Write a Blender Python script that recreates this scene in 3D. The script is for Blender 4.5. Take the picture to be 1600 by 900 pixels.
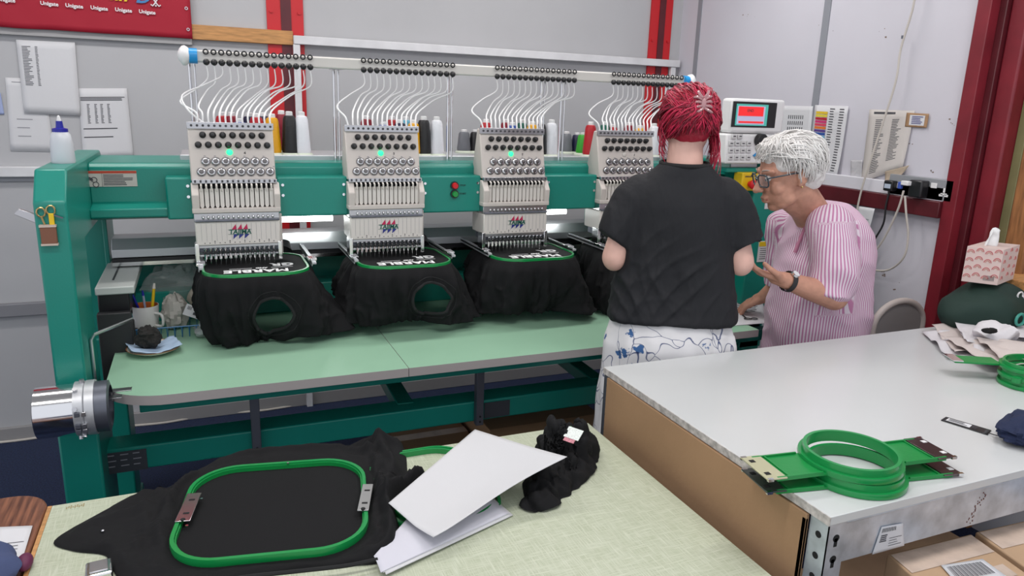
import bpy, bmesh, math, random
from mathutils import Vector, Matrix, noise
R_ = math.radians
for o in list(bpy.data.objects): bpy.data.objects.remove(o)
SC = bpy.context.scene
COL = SC.collection
# ---------------------------------------------------------------- camera
F_PX = 1140.0; CAM = Vector((0, 0, 1.62))
def _axes(yaw, pitch, roll):
    y, p, r = R_(yaw), R_(pitch), R_(roll)
    f = Vector((math.sin(y)*math.cos(p), math.cos(y)*math.cos(p), -math.sin(p)))
    rt = Vector((math.cos(y), -math.sin(y), 0)); up = rt.cross(f)
    return math.cos(r)*rt - math.sin(r)*up, math.cos(r)*up + math.sin(r)*rt, f
CR, CU, CF = _axes(23.3, 14.0, -1.9)
cd = bpy.data.cameras.new('camera'); cd.sensor_width = 36; cd.lens = F_PX/1600*36
cd.clip_start = .05; cd.clip_end = 60
cam = bpy.data.objects.new('camera', cd); COL.objects.link(cam)
m3 = Matrix((CR, CU, -CF)).transposed()
cam.matrix_world = Matrix.Translation(CAM) @ m3.to_4x4()
SC.camera = cam
def ray(px, py): return CF + CR*((px-800)/F_PX) - CU*((py-450)/F_PX)
def AZ(px, py, z): d = ray(px, py); return CAM + d*((z-CAM.z)/d.z)
def AY(px, py, y): d = ray(px, py); return CAM + d*(y/d.y)
def AX(px, py, x): d = ray(px, py); return CAM + d*(x/d.x)
# ---------------------------------------------------------------- world, lights, exposure
SC.view_settings.view_transform = 'Standard'; SC.view_settings.look = 'None'
SC.view_settings.gamma = 1; SC.view_settings.use_curve_mapping = False
SC.view_settings.exposure = 0.12
w = bpy.data.worlds.new('world'); SC.world = w; w.use_nodes = True
w.node_tree.nodes['Background'].inputs[0].default_value = (.90, .93, 1.0, 1)
w.node_tree.nodes['Background'].inputs[1].default_value = 0.95
LAMPS = [(-.3, 1.0), (1.6, 1.0), (-.3, 2.75), (1.6, 2.75)]
LAMP_W = 15
CEIL = 3.0
# ---------------------------------------------------------------- materials
MATS = {}
def mat(name, col, rough=.5, metal=0., bump=None, var=None, spec=.5, emit=None, alpha=None, trans=0., stretch=(1, 1, 1), coat=0.):
    if name in MATS: return MATS[name]
    m = bpy.data.materials.new(name); m.use_nodes = True; nt = m.node_tree; N = nt.nodes; L = nt.links
    b = N['Principled BSDF']
    b.inputs['Base Color'].default_value = (*col, 1); b.inputs['Roughness'].default_value = rough
    b.inputs['Metallic'].default_value = metal; b.inputs['Specular IOR Level'].default_value = spec
    b.inputs['Transmission Weight'].default_value = trans; b.inputs['Coat Weight'].default_value = coat
    if alpha is not None: b.inputs['Alpha'].default_value = alpha
    if emit: b.inputs['Emission Color'].default_value = (*emit[0], 1); b.inputs['Emission Strength'].default_value = emit[1]
    if bump or var:
        tc = N.new('ShaderNodeTexCoord'); mp = N.new('ShaderNodeMapping'); mp.inputs['Scale'].default_value = stretch
        L.new(tc.outputs['Object'], mp.inputs[0])
    if var:
        n = N.new('ShaderNodeTexNoise'); n.inputs['Scale'].default_value = var[0]; n.inputs['Detail'].default_value = 4
        L.new(mp.outputs[0], n.inputs['Vector'])
        r = N.new('ShaderNodeValToRGB'); a = var[1]
        r.color_ramp.elements[0].position = .3; r.color_ramp.elements[1].position = .7
        c2 = var[2] if len(var) > 2 else tuple(min(1, c*(1+a)) for c in col)
        r.color_ramp.elements[0].color = (*(tuple(c*(1-a) for c in col)), 1); r.color_ramp.elements[1].color = (*c2, 1)
        L.new(n.outputs['Fac'], r.inputs[0]); L.new(r.outputs[0], b.inputs['Base Color'])
    if bump:
        n = N.new('ShaderNodeTexNoise'); n.inputs['Scale'].default_value = bump[0]; n.inputs['Detail'].default_value = 3
        L.new(mp.outputs[0], n.inputs['Vector'])
        bp = N.new('ShaderNodeBump'); bp.inputs['Strength'].default_value = bump[1]; bp.inputs['Distance'].default_value = .01 if len(bump) < 3 else bump[2]
        L.new(n.outputs['Fac'], bp.inputs['Height']); L.new(bp.outputs[0], b.inputs['Normal'])
    MATS[name] = m; return m
def nodes(name):
    m = bpy.data.materials.new(name); m.use_nodes = True; MATS[name] = m
    return m, m.node_tree.nodes, m.node_tree.links, m.node_tree.nodes['Principled BSDF']
M = dict(
 wall=mat('wall_paint', (.46, .46, .475), .55, var=(1.3, .05), bump=(6, .06)),
 wallr=mat('wall_panel_right', (.62, .605, .66), .45, var=(1.1, .06), bump=(5, .06)),
 strip=mat('joint_strip', (.27, .28, .31), .5),
 ledge=mat('ledge_white', (.68, .68, .70), .5, var=(9, .08)),
 carpet=mat('carpet', (.012, .022, .065), .95, var=(160, .55), bump=(260, .5)),
 red=mat('red_steel', (.55, .012, .018), .4, bump=(20, .05)),
 dred=mat('dark_red_steel', (.19, .012, .022), .4, var=(7, .2), bump=(12, .1)),
 maroon=mat('maroon_steel', (.10, .010, .016), .4, var=(9, .2)),
 wood=mat('bare_wood', (.50, .25, .09), .6, var=(14, .25), stretch=(1, 8, 8)),
 woodv=mat('wood_post', (.30, .13, .045), .55, var=(10, .35), stretch=(9, 9, 1)),
 olive=mat('olive_paint', (.19, .18, .08), .5, var=(8, .15)),
 green=mat('machine_green', (.005, .225, .175), .33, bump=(180, .12, .002), var=(3, .06)),
 dgreen=mat('machine_green_panel', (.005, .19, .148), .3, bump=(180, .1, .002)),
 cover=mat('head_cover', (.60, .55, .51), .42, bump=(300, .05, .001)),
 coverw=mat('head_cover_light', (.68, .645, .60), .38),
 chrome=mat('chrome', (.75, .75, .76), .12, 1.0),
 steel=mat('steel', (.52, .52, .54), .3, 1.0),
 alu=mat('aluminium', (.56, .57, .59), .42, .6, bump=(90, .1, .001), stretch=(.02, 1, 1)),
 galv=mat('galvanised', (.52, .57, .64), .36, .55, var=(22, .22), bump=(30, .08)),
 dsteel=mat('dark_steel', (.13, .14, .17), .4, .6),
 black=mat('black_plastic', (.012, .012, .014), .35),
 dark=mat('dark_void', (.006, .006, .007), .8),
 rubber=mat('black_rubber', (.02, .02, .022), .6),
 white=mat('white_plastic', (.78, .78, .78), .35),
 tubew=mat('tube_white', (.80, .80, .80), .35),
 paper=mat('paper', (.66, .66, .68), .8, bump=(14, .12)),
 paper2=mat('paper_aged', (.60, .56, .53), .85, bump=(12, .2), var=(5, .05)),
 ink=mat('ink', (.07, .07, .08), .8),
 inkl=mat('ink_light', (.30, .30, .33), .8),
 blue=mat('blue_plastic', (.01, .015, .30), .35),
 blueb=mat('bright_blue', (.01, .27, .62), .35),
 hoop=mat('hoop_green', (.006, .26, .06), .28, coat=.2),
 hoopd=mat('hoop_green_plate', (.006, .24, .05), .3, bump=(60, .04)),
 cloth=mat('black_cloth', (.0075, .0075, .0085), .85, bump=(700, .25, .001), spec=.25),
 embro=mat('white_embroidery', (.82, .82, .82), .7, bump=(900, .5, .001)),
 card=mat('cardboard', (.36, .215, .115), .8, var=(6, .07), bump=(90, .06), stretch=(.1, 1, 1)),
 cardl=mat('cardboard_light', (.50, .33, .20), .75, var=(7, .1)),
 tape=mat('parcel_tape', (.60, .47, .38), .25, var=(16, .15), bump=(20, .25)),
 top=mat('melamine_white', (.60, .615, .615), .22, var=(2.5, .012)),
 lamp=mat('lamp_tube', (1, 1, 1), .5, emit=((1, .98, .95), 6.0)),
 work=mat('work_light_tube', (1, 1, 1), .5, emit=((.97, 1, .98), 9.0)),
 led=mat('green_led', (.02, .8, .2), .4, emit=((.02, 1, .22), 2.2)),
 redb=mat('red_button', (.60, .01, .015), .3), greenb=mat('green_button', (.01, .28, .05), .3),
 yellow=mat('yellow_plastic', (.75, .50, .01), .4),
 skin=mat('skin_pale', (.66, .40, .33), .5, var=(25, .06), bump=(120, .06, .002)),
)
# ---------------------------------------------------------------- mesh builder
ORG = {}
class MB:
    def __init__(s): s.v = []; s.f = []; s.mi = []; s.cur = 0
    def add(s, vs, fs):
        b = len(s.v); s.v += [Vector(v) for v in vs]
        for f in fs: s.f.append(tuple(b+i for i in f)); s.mi.append(s.cur)
        return s
    def box(s, lo, hi):
        (a, b, c), (d, e, f) = lo, hi
        return s.add([(a,b,c),(d,b,c),(d,e,c),(a,e,c),(a,b,f),(d,b,f),(d,e,f),(a,e,f)],
                     [(0,3,2,1),(4,5,6,7),(0,1,5,4),(1,2,6,5),(2,3,7,6),(3,0,4,7)])
    def obox(s, mtx, sx, sy, sz):     # centred oriented box
        k = len(s.v); s.box((-sx/2,-sy/2,-sz/2),(sx/2,sy/2,sz/2))
        for i in range(k, len(s.v)): s.v[i] = mtx @ s.v[i]
        return s
    def bar(s, p, q, w, h, up=(0,0,1)):
        p, q = Vector(p), Vector(q); x = (q-p); L = x.length; x.normalize(); u = Vector(up)
        y = u.cross(x)
        if y.length < 1e-5: y = Vector((0,1,0)).cross(x)
        y.normalize(); z = x.cross(y)
        mt = Matrix((x, y, z)).transposed().to_4x4(); mt.translation = (p+q)/2
        return s.obox(mt, L, w, h)
    def cyl(s, p, q, r, r2=None, n=16, caps=True):
        p, q = Vector(p), Vector(q); r2 = r if r2 is None else r2
        x = (q-p).normalized(); a = x.orthogonal().normalized(); b = x.cross(a)
        vs = []
        for c, rr in ((p, r), (q, r2)):
            for i in range(n):
                t = 2*math.pi*i/n; vs.append(c + (a*math.cos(t)+b*math.sin(t))*rr)
        fs = [(i, (i+1) % n, n+(i+1) % n, n+i) for i in range(n)]
        if caps: fs += [tuple(range(n-1, -1, -1)), tuple(range(n, 2*n))]
        return s.add(vs, fs)
    def lathe(s, prof, c, n=24, axis=(0,0,1), close=False):
        ax = Vector(axis).normalized(); a = ax.orthogonal().normalized(); b = ax.cross(a); c = Vector(c); vs = []; fs = []
        for (r, z) in prof:
            for i in range(n):
                t = 2*math.pi*i/n; vs.append(c + ax*z + (a*math.cos(t)+b*math.sin(t))*max(r, 1e-5))
        k = len(prof)
        for j in range(k-1 + (1 if close else 0)):
            j2 = (j+1) % k
            fs += [(j*n+i, j*n+(i+1) % n, j2*n+(i+1) % n, j2*n+i) for i in range(n)]
        return s.add(vs, fs)
    def tube(s, pts, r, n=8, closed=False, caps=True):
        pts = [Vector(p) for p in pts]; k = len(pts); vs = []; fs = []
        rs = r if isinstance(r, (list, tuple)) else [r]*k
        prev = None
        for i, p in enumerate(pts):
            if closed: t = pts[(i+1) % k]-pts[i-1]
            else: t = pts[min(i+1, k-1)]-pts[max(i-1, 0)]
            t.normalize()
            a = t.orthogonal().normalized() if prev is None else (prev - t*prev.dot(t)).normalized()
            prev = a; b = t.cross(a)
            for j in range(n):
                th = 2*math.pi*j/n; vs.append(p + (a*math.cos(th)+b*math.sin(th))*rs[i])
        for i in range(k if closed else k-1):
            i2 = (i+1) % k
            fs += [(i*n+j, i*n+(j+1) % n, i2*n+(j+1) % n, i2*n+j) for j in range(n)]
        if not closed and caps: fs += [tuple(range(n-1, -1, -1)), tuple(range((k-1)*n, k*n))]
        return s.add(vs, fs)
    def prism(s, poly, axis, a, b):   # poly in the two other axes (in order), extruded along axis
        n = len(poly); vs = []
        for c in (a, b):
            for (u, v) in poly:
                vs.append({'x': (c, u, v), 'y': (u, c, v), 'z': (u, v, c)}[axis])
        fs = [(i, (i+1) % n, n+(i+1) % n, n+i) for i in range(n)] + [tuple(range(n-1, -1, -1)), tuple(range(n, 2*n))]
        return s.add(vs, fs)
    def grid(s, fn, nu, nv, closeu=False):
        vs = [fn(i/(nu if closeu else nu-1), j/(nv-1)) for j in range(nv) for i in range(nu)]
        fs = [(j*nu+i, j*nu+(i+1) % nu, (j+1)*nu+(i+1) % nu, (j+1)*nu+i) for j in range(nv-1) for i in range(nu if closeu else nu-1)]
        return s.add(vs, fs)
    def sph(s, c, r, n=16, m=10, mtx=None):
        c = Vector(c); r = (r,)*3 if not hasattr(r, '__len__') else r; vs = []; fs = []
        for j in range(1, m):
            ph = math.pi*j/m
            for i in range(n):
                t = 2*math.pi*i/n; p = Vector((r[0]*math.sin(ph)*math.cos(t), r[1]*math.sin(ph)*math.sin(t), r[2]*math.cos(ph)))
                vs.append(c + (mtx @ p if mtx else p))
        for j in range(m-2): fs += [(j*n+i, (j+1)*n+i, (j+1)*n+(i+1) % n, j*n+(i+1) % n) for i in range(n)]
        tp, bt = Vector((0, 0, r[2])), Vector((0, 0, -r[2]))
        if mtx: tp, bt = mtx @ tp, mtx @ bt
        vs += [c+tp, c+bt]; k = len(vs)
        fs += [(k-2, i, (i+1) % n) for i in range(n)] + [(k-1, (m-2)*n+(i+1) % n, (m-2)*n+i) for i in range(n)]
        return s.add(vs, fs)
    def mesh(s, name, org=(0,0,0), smooth=True, ang=40):
        me = bpy.data.meshes.new(name); o = Vector(org)
        me.from_pydata([v-o for v in s.v], [], s.f)
        if max(s.mi, default=0): me.polygons.foreach_set('material_index', s.mi)
        me.validate()
        if smooth: me.polygons.foreach_set('use_smooth', [True]*len(me.polygons)); me.set_sharp_from_angle(angle=R_(ang))
        return me
    def build(s, name, material, parent=None, bevel=0, smooth=True, org=None, ang=40, seg=2, solid=0):
        o0 = Vector(org) if org is not None else (ORG[parent.name] if parent else Vector())
        me = s.mesh(name, o0, smooth, ang)
        o = link(name, me, parent, o0)
        for mm in (material if isinstance(material, (list, tuple)) else [material]): me.materials.append(mm)
        if solid: md = o.modifiers.new('thick', 'SOLIDIFY'); md.thickness = solid; md.offset = 0
        if bevel:
            md = o.modifiers.new('bevel', 'BEVEL'); md.width = bevel; md.segments = seg; md.limit_method = 'ANGLE'; md.angle_limit = R_(35)
        return o
def link(name, data, parent, worg):
    o = bpy.data.objects.new(name, data); COL.objects.link(o)
    worg = Vector(worg)
    if parent: o.parent = parent; o.location = worg - ORG[parent.name]
    else: o.location = worg
    ORG[o.name] = worg.copy(); return o
def inst(name, me, parent, loc, rot=None):
    o = link(name, me, parent, loc)
    if rot: o.rotation_euler = rot
    return o
def thing(name, loc, label, cat, group=None):
    o = bpy.data.objects.new(name, None); COL.objects.link(o); o.location = loc; ORG[o.name] = Vector(loc)
    o.empty_display_size = .05
    return tag(o, label, cat, group)
def tag(o, label=None, cat=None, group=None, kind=None):
    if label: o['label'] = label
    if cat: o['category'] = cat
    if group: o['group'] = group
    if kind: o['kind'] = kind
    return o
def copy_tree(o, parent=None, dloc=(0,0,0)):
    c = o.copy(); COL.objects.link(c); c.parent = parent; c.location = o.location + Vector(dloc)
    ORG[c.name] = ORG[o.name] + Vector(dloc)
    for ch in [x for x in bpy.data.objects if x.parent == o]:
        cc = copy_tree(ch, c); 
    return c
def struct(name, mb, m, bevel=0, parent=None, org=None):
    o = mb.build(name, m, parent, bevel, org=org)
    if not parent: o['kind'] = 'structure'
    return o
def text_mesh(body, size, depth=.0006, font_shear=0, bold=0, align='CENTER'):
    cu = bpy.data.curves.new('txt', 'FONT'); cu.body = body; cu.size = size; cu.extrude = depth; cu.align_x = align; cu.align_y = 'CENTER'
    cu.shear = font_shear; cu.offset = bold; cu.resolution_u = 3
    t = bpy.data.objects.new('txt', cu); COL.objects.link(t)
    dg = bpy.context.evaluated_depsgraph_get(); dg.update()
    me = bpy.data.meshes.new_from_object(t.evaluated_get(dg))
    bpy.data.objects.remove(t); bpy.data.curves.remove(cu)
    return me
def text(name, body, size, m, parent, mtx, depth=.0006, **k):
    me = text_mesh(body, size, depth, **k); me.name = name
    o = link(name, me, parent, ORG[parent.name] if parent else (0,0,0))
    mt = mtx.copy(); mt.translation = mt.translation - (ORG[parent.name] if parent else Vector())
    me.transform(mt); me.materials.clear(); me.materials.append(m)
    return o
def frame(o, x, y):           # 4x4 from origin, x axis, y axis (approx)
    x = Vector(x).normalized(); y = Vector(y); z = x.cross(y).normalized(); y = z.cross(x)
    mt = Matrix((x, y, z)).transposed().to_4x4(); mt.translation = Vector(o); return mt
def nz(p, s=1.): return noise.noise(Vector(p)*s)
def lerp(a, b, t): return a+(b-a)*t
def spline(ctrl, n, closed=False):      # Catmull-Rom
    P = [Vector(p) for p in ctrl]; k = len(P); out = []
    segs = k if closed else k-1
    for i in range(segs):
        g = (lambda j: P[j % k]) if closed else (lambda j: P[max(0, min(k-1, j))])
        a, b, c, d = g(i-1), g(i), g(i+1), g(i+2)
        for j in range(n):
            t = j/n; out.append(.5*((2*b)+(c-a)*t+(2*a-5*b+4*c-d)*t*t+(3*b-a-3*c+d)*t**3))
    if not closed: out.append(P[-1].copy())
    return out
# ================================================================ ROOM
YW, XR = 3.85, 2.70
struct('floor', MB().box((-3.5, -2.5, -.05), (5.2, YW+.1, 0)), M['carpet'])
struct('ceiling', MB().box((-3.5, .3, CEIL), (5.2, YW+.1, CEIL+.05)), mat('ceiling_board', (.72, .72, .72), .8, bump=(20, .1)))
wb = struct('wall_back', MB().box((-3.5, YW, 0), (XR+.1, YW+.1, CEIL)), M['wall'])
# horizontal rails on the back wall
zl = AY(150, 62, YW-.03).z
struct('trim_1', MB().box((-3.5, YW-.028, zl), (AY(300, 60, YW).x, YW, zl+.075)), mat('shaded_batten', (.36, .355, .36), .6), .003)  # batten under the banner; the banner's shadow is put into its grey colour
struct('trim_2', MB().box((AY(300, 60, YW).x, YW-.03, 1.905-.035), (AY(457, 62, YW).x, YW, 1.905+.03)), M['wood'], .003)
struct('trim_3', MB().box((AY(457, 62, YW).x, YW-.05, 1.875), (XR-.02, YW-.02, 1.915)), M['ledge'], .003)
for n, x in ((4, AY(463, 100, YW).x), (5, XR-.06)):
    struct('trim_%d' % n, MB().box((x-.016, YW-.045, 0), (x+.016, YW-.02, 1.875)), M['ledge'], .003)
z1 = AY(25, 265, YW).z; z2 = AY(35, 482, YW).z
struct('trim_6', MB().box((-3.5, YW-.035, z1-.03), (-.4, YW, z1+.015)), M['ledge'], .004)
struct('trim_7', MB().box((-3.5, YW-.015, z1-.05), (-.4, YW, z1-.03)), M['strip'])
struct('trim_8', MB().box((-3.5, YW-.03, z2-.03), (2.6, YW, z2+.03)), mat('grey_rail', (.22, .22, .24), .6), .004)
struct('baseboard_back', MB().box((-3.5, YW-.02, 0), (XR, YW, .07)), mat('skirting', (.30, .29, .29), .6), .003)
# steel columns
def column(name, x0, x1, lab):
    t = thing(name, ((x0+x1)/2, YW-.1, 0), lab, 'column'); w = x1-x0
    MB().box((x0, YW-.012, 0), (x1, YW-.002, CEIL)).build('flange', M['red'], t)
    MB().box((x0+w*.38, YW-.016, 0), (x0+w*.66, YW-.011, CEIL)).build('web', M['maroon'], t)
    b = MB()
    for z in (1.80, 2.02): 
        for x in (x0+.02, x1-.02): b.cyl((x, YW-.012, z), (x, YW-.02, z), .008, n=8)
    b.build('bolts', M['red'], t)
    return t
column('steel_column', AY(417, 40, YW).x, AY(474, 40, YW).x, 'red steel column behind the leftmost sewing head')
column('steel_column', AY(1013, 60, YW).x, AY(1046, 60, YW).x, 'red steel column in the far corner behind the pink-haired person')
# right wall
YP = 1.95
wr = struct('wall_right', MB().box((XR, YP+.02, 0), (XR+.1, YW+.1, CEIL)), M['wallr'])
for i, (px, w) in enumerate(((1092, .035), (1290, .04))):
    y = AX(px, 40, XR).y; struct('trim_%d' % (10+i), MB().box((XR-.004, y-w/2, 0), (XR, y+w/2, CEIL)), M['strip'])
zd = AX(1385, 303, XR-.03).z
struct('trim_12', MB().box((XR-.03, YP+.02, zd), (XR, YW, zd+.055)), mat('dado_white', (.72, .71, .76), .4), .003)
struct('trim_13', MB().box((XR-.045, YP+.02, zd-.065), (XR, YW, zd)), M['maroon'], .003)
# door post of red steel, channel, olive lining, timber
t = struct('door_1', MB().box((XR-.03, YP-.035, 0), (XR+.02, YP+.02, CEIL)), M['dred'], .003)
struct('door_lining', MB().box((XR+.02, YP-.06, 0), (XR+.12, YP+.0, CEIL)), M['maroon'], .003, t)
struct('door_lining', MB().box((XR+.04, YP-.13, 0), (XR+.16, YP-.06, CEIL)), M['dred'], .008, t)
struct('door_lining', MB().box((XR+.10, YP-.165, 0), (XR+.2, YP-.13, CEIL)), M['olive'], .003, t)
struct('door_lining', MB().box((XR+.10, YP-.24, 0), (XR+.22, YP-.165, CEIL)), M['woodv'], .003, t)
struct('wall_annex', MB().box((XR+.13, -2.0, 0), (XR+.23, YP-.24, CEIL)), mat('annex_wall', (.62, .62, .66), .6, bump=(8, .08)))
struct('trim_14', MB().box((XR-.02, .9, 1.0), (XR+.13, YP-.2, 1.07)), M['wood'], .003)
# ceiling lamps
for i, (x, y) in enumerate(LAMPS):
    t = thing('ceiling_lamp', (x, y, CEIL), 'fluorescent ceiling lamp above the '+('front table', 'white worktop', 'leftmost sewing head', 'rightmost sewing head')[i], 'lamp', 'fluorescent ceiling lamps')
    MB().box((x-.65, y-.06, CEIL-.05), (x+.65, y+.06, CEIL)).build('housing', M['white'], t, .005)
    MB().cyl((x-.6, y, CEIL-.075), (x+.6, y, CEIL-.075), .016, n=12).build('tube', M['lamp'], t)
    ld = bpy.data.lights.new('lamp_light', 'AREA'); ld.shape = 'RECTANGLE'; ld.size = 1.3; ld.size_y = .25; ld.energy = LAMP_W; ld.color = (1, .97, .95)
    lo = bpy.data.objects.new('lamp_light', ld); COL.objects.link(lo); lo.parent = t; lo.location = (0, 0, -.1)
# ================================================================ EMBROIDERY MACHINE
TZ = .82
mc = thing('embroidery_machine', (.9, 2.7, 0), 'long green four-head embroidery machine with white tubes and pale green table', 'machine')
# side frames
def side(x0, x1, yf):
    b = MB().prism([(yf, .62), (yf, 1.34), (yf+.072, 1.42), (3.02, 1.42), (3.1, 1.36), (3.1, .62), (2.95, .62), (2.95, 1.20), (yf+.26, 1.20), (yf+.26, .62)], 'x', x0, x1)
    o = b.build('side_frame', M['green'], mc, .006)
    return o
XE = AY(1213, 330, 2.40).x
sl = side(-.40, -.325, 2.19); side(XE-.13, XE, 2.40)
for (a, b_, yf) in ((-.41, -.31, 2.185), (XE-.12, XE-.01, 2.40)):
    MB().box((a, yf, .0), (b_, yf+.275, .74)).build('leg', M['green'], mc, .006)
    MB().box((a, 2.94, .0), (b_, 3.11, .74)).build('leg', M['green'], mc, .006)
    MB().box((a-.01, yf-.015, .0), (b_+.01, 3.12, .05)).build('foot_rail', M['dgreen'], mc, .006)
MB().box((-.33, 2.9, .74), (-.315, 3.1, 1.2)).build('inner_plate', M['dgreen'], mc, .003)
# top beam
bm = MB().prism([(2.665, 1.275), (2.665, 1.388), (2.68, 1.402), (3.02, 1.402), (3.02, 1.235), (2.64, 1.225), (2.603, 1.235), (2.603, 1.262)], 'x', -.326, XE-.1).build('top_beam', M['green'], mc, .004)
HX = [.106, .606, 1.106, 1.606]
covers = [(-.105, HX[0]-.13)] + [(HX[i]+.13, HX[i+1]-.13) for i in range(3)] + [(HX[3]+.13, XE-.13)]
scr = MB().cyl((0, 0, 0), (0, -.004, 0), .005, n=10).mesh('screw')
scr.materials.append(M['chrome'])
for i, (a, b_) in enumerate(covers):
    c = MB().box((a, 2.592, 1.226), (b_, 2.70, 1.362)).build('beam_cover', M['green'], mc, .006)
    for z in (1.30, 1.335):
        inst('screw', scr, c, ((b_-.015 if i == 0 else a+.02), 2.592, z)); 
        if i: inst('screw', scr, c, (b_-.015, 2.592, z))
# start / stop buttons on the cover between second and third head
for px, py, m, nm in ((710, 290, 'redb', 'stop_button'), (710, 303, 'greenb', 'start_button')):
    p = AY(px, py, 2.59)
    bt = MB().cyl((p.x, 2.592, p.z), (p.x, 2.584, p.z), .0155, n=20).build(nm, M['black'], mc)
    MB().cyl((p.x, 2.584, p.z), (p.x, 2.574, p.z), .0115, .010, n=20).build('button_cap', M[m], bt)
    text('lettering', 'STOP' if m == 'redb' else 'START', .009, M['black'], bt, frame((p.x+.034, 2.5912, p.z), (1, 0, 0), (0, 0, 1)))
# warning sticker
p0 = AY(131, 267, 2.663); p1 = AY(215, 291, 2.663)
st = MB().box((p0.x, 2.662, p1.z), (p1.x, 2.665, p0.z)).build('warning_sticker', mat('sticker', (.50, .47, .43), .5), mc)
MB().box((p0.x, 2.661, p0.z-.008), (p1.x, 2.662, p0.z)).build('red_band', mat('sticker_red', (.45, .05, .02), .5), st)
b = MB(); random.seed(2)
for k in range(7):
    z = p0.z-.013-k*.0052; b.box((p0.x+.052, 2.661, z-.0012), (p1.x-.01-random.random()*.03, 2.662, z+.0012))
b.box((p0.x+.048, 2.661, p1.z), (p0.x+.0488, 2.662, p0.z-.008))
c = Vector((p0.x+.026, 2.6612, (p0.z+p1.z)/2-.007))
for dx, dz in ((0, .004), (.004, -.011)):
    b.tube([c+Vector((dx+.008*math.cos(t*.524), 0, dz+.008*math.sin(t*.524))) for t in range(12)], .0012, 5, True)
b.prism([(c.x-.018, c.z+.016), (c.x-.004, c.z+.008), (c.x-.002, c.z+.001), (c.x-.012, c.z+.002)], 'y', 2.661, 2.662)
b.build('printed_text', M['ink'], st)
# lower beam, cross struts and plates
lb = MB().box((-.32, 2.30, .505), (XE-.12, 2.40, .582)).build('lower_beam', M['green'], mc, .005)
MB().box((-.32, 2.92, .505), (XE-.12, 3.0, .582)).build('rear_beam', M['dgreen'], mc, .005)
for x in (.62, 1.4): MB().bar((x, 2.36, .56), (x+.02, 2.95, .56), .06, .05).build('cross_beam', M['dgreen'], mc, .004)
for px in (398, 748):
    p = AY(px, 640, 2.285); s_ = MB().box((p.x-.014, 2.27, .50), (p.x+.014, 2.298, TZ-.028)).build('table_strut', M['dsteel'], mc, .002)
    for z in (.515, .535): MB().cyl((p.x, 2.27, z), (p.x, 2.2685, z), .004, n=8).build('bolt_hole', M['black'], s_)
p0 = AY(160, 699, 2.298); 
pl = MB().box((p0.x, 2.297, .505), (p0.x+.115, 2.30, .572)).build('rating_plate', mat('plate_dark', (.045, .05, .06), .45), mc)
b = MB()
for k in range(9):
    b.box((p0.x+.01+(k % 3)*.034, 2.2962, .562-(k//3)*.018), (p0.x+.028+(k % 3)*.034+.004*(k % 2), 2.297, .565-(k//3)*.018))
b.build('printed_text', M['inkl'], pl)
p0 = AY(757, 627, 2.298)
pl = MB().box((p0.x, 2.297, .512), (p0.x+.1, 2.30, .572)).build('rating_plate', MATS['plate_dark'], mc)
# table panels: pale green laminate with grey edge
m, N, L, B = nodes('table_laminate'); B.inputs['Roughness'].default_value = .33
tcn = N.new('ShaderNodeTexCoord'); nn = N.new('ShaderNodeTexNoise'); nn.inputs['Scale'].default_value = 6
L.new(tcn.outputs['Object'], nn.inputs['Vector']); rr = N.new('ShaderNodeValToRGB')
rr.color_ramp.elements[0].color = (.27, .47, .33, 1); rr.color_ramp.elements[1].color = (.31, .52, .37, 1)
L.new(nn.outputs['Fac'], rr.inputs[0]); L.new(rr.outputs[0], B.inputs['Base Color'])
edge = mat('table_edge', (.36, .33, .32), .5)
def panel(poly):
    n = len(poly); b = MB()
    b.add([(x, y, TZ) for x, y in poly], [tuple(range(n))])
    b.cur = 1
    b.add([(x, y, z) for z in (TZ, TZ-.028) for x, y in poly], [(i, n+i, n+(i+1) % n, (i+1) % n) for i in range(n)] + [tuple(range(2*n-1, n-1, -1))])
    return b.build('table_panel', [MATS['table_laminate'], edge], mc)
XS = AZ(641, 578, TZ).x; XT = AZ(1188, 516, TZ).x
arc = [(-.285+.17-.17*math.cos(t*math.pi/20), 2.085+.14-.14*math.sin(t*math.pi/20)) for t in range(0, 11)]
panel(arc + [(XS-.001, 2.085), (XS-.001, 2.93), (-.285, 2.93)])
panel([(XS+.001, 2.085), (XT, 2.085), (XT, 2.38), (XE-.14, 2.38), (XE-.14, 2.93), (XS+.001, 2.93)])
b = MB().box((-.2, 2.16, TZ-.075), (XE-.14, 2.2, TZ-.028)).build('table_rail', M['dgreen'], mc, .003)
# rear body, pantograph bar, work lights
MB().box((-.32, 2.94, .60), (XE-.13, 3.02, 1.035)).build('rear_body', M['dgreen'], mc, .004)
MB().box((-.3, 2.83, TZ), (XE-.13, 2.94, .93)).build('rear_step', M['green'], mc, .004)
pb = MB().prism([(2.82, 1.062), (2.82, 1.09), (2.85, 1.125), (2.95, 1.125), (2.95, 1.062)], 'x', -.30, XE-.13).build('pantograph_bar', M['alu'], mc, .002)
MB().box((-.30, 2.815, 1.048), (XE-.13, 2.93, 1.060)).build('pantograph_slot', M['black'], pb)
MB().box((-.30, 2.81, 1.035), (XE-.13, 2.93, 1.048)).build('pantograph_rail', M['chrome'], pb)
for (a, b_) in ((HX[0]+.15, HX[1]-.14), (HX[2]+.15, HX[3]-.14)):
    h = MB().box((a, 2.80, 1.195), (b_, 2.86, 1.235)).build('work_light', M['white'], mc, .003)
    MB().cyl((a+.01, 2.82, 1.183), (b_-.01, 2.82, 1.183), .012, n=12).build('light_tube', M['work'], h)
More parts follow.
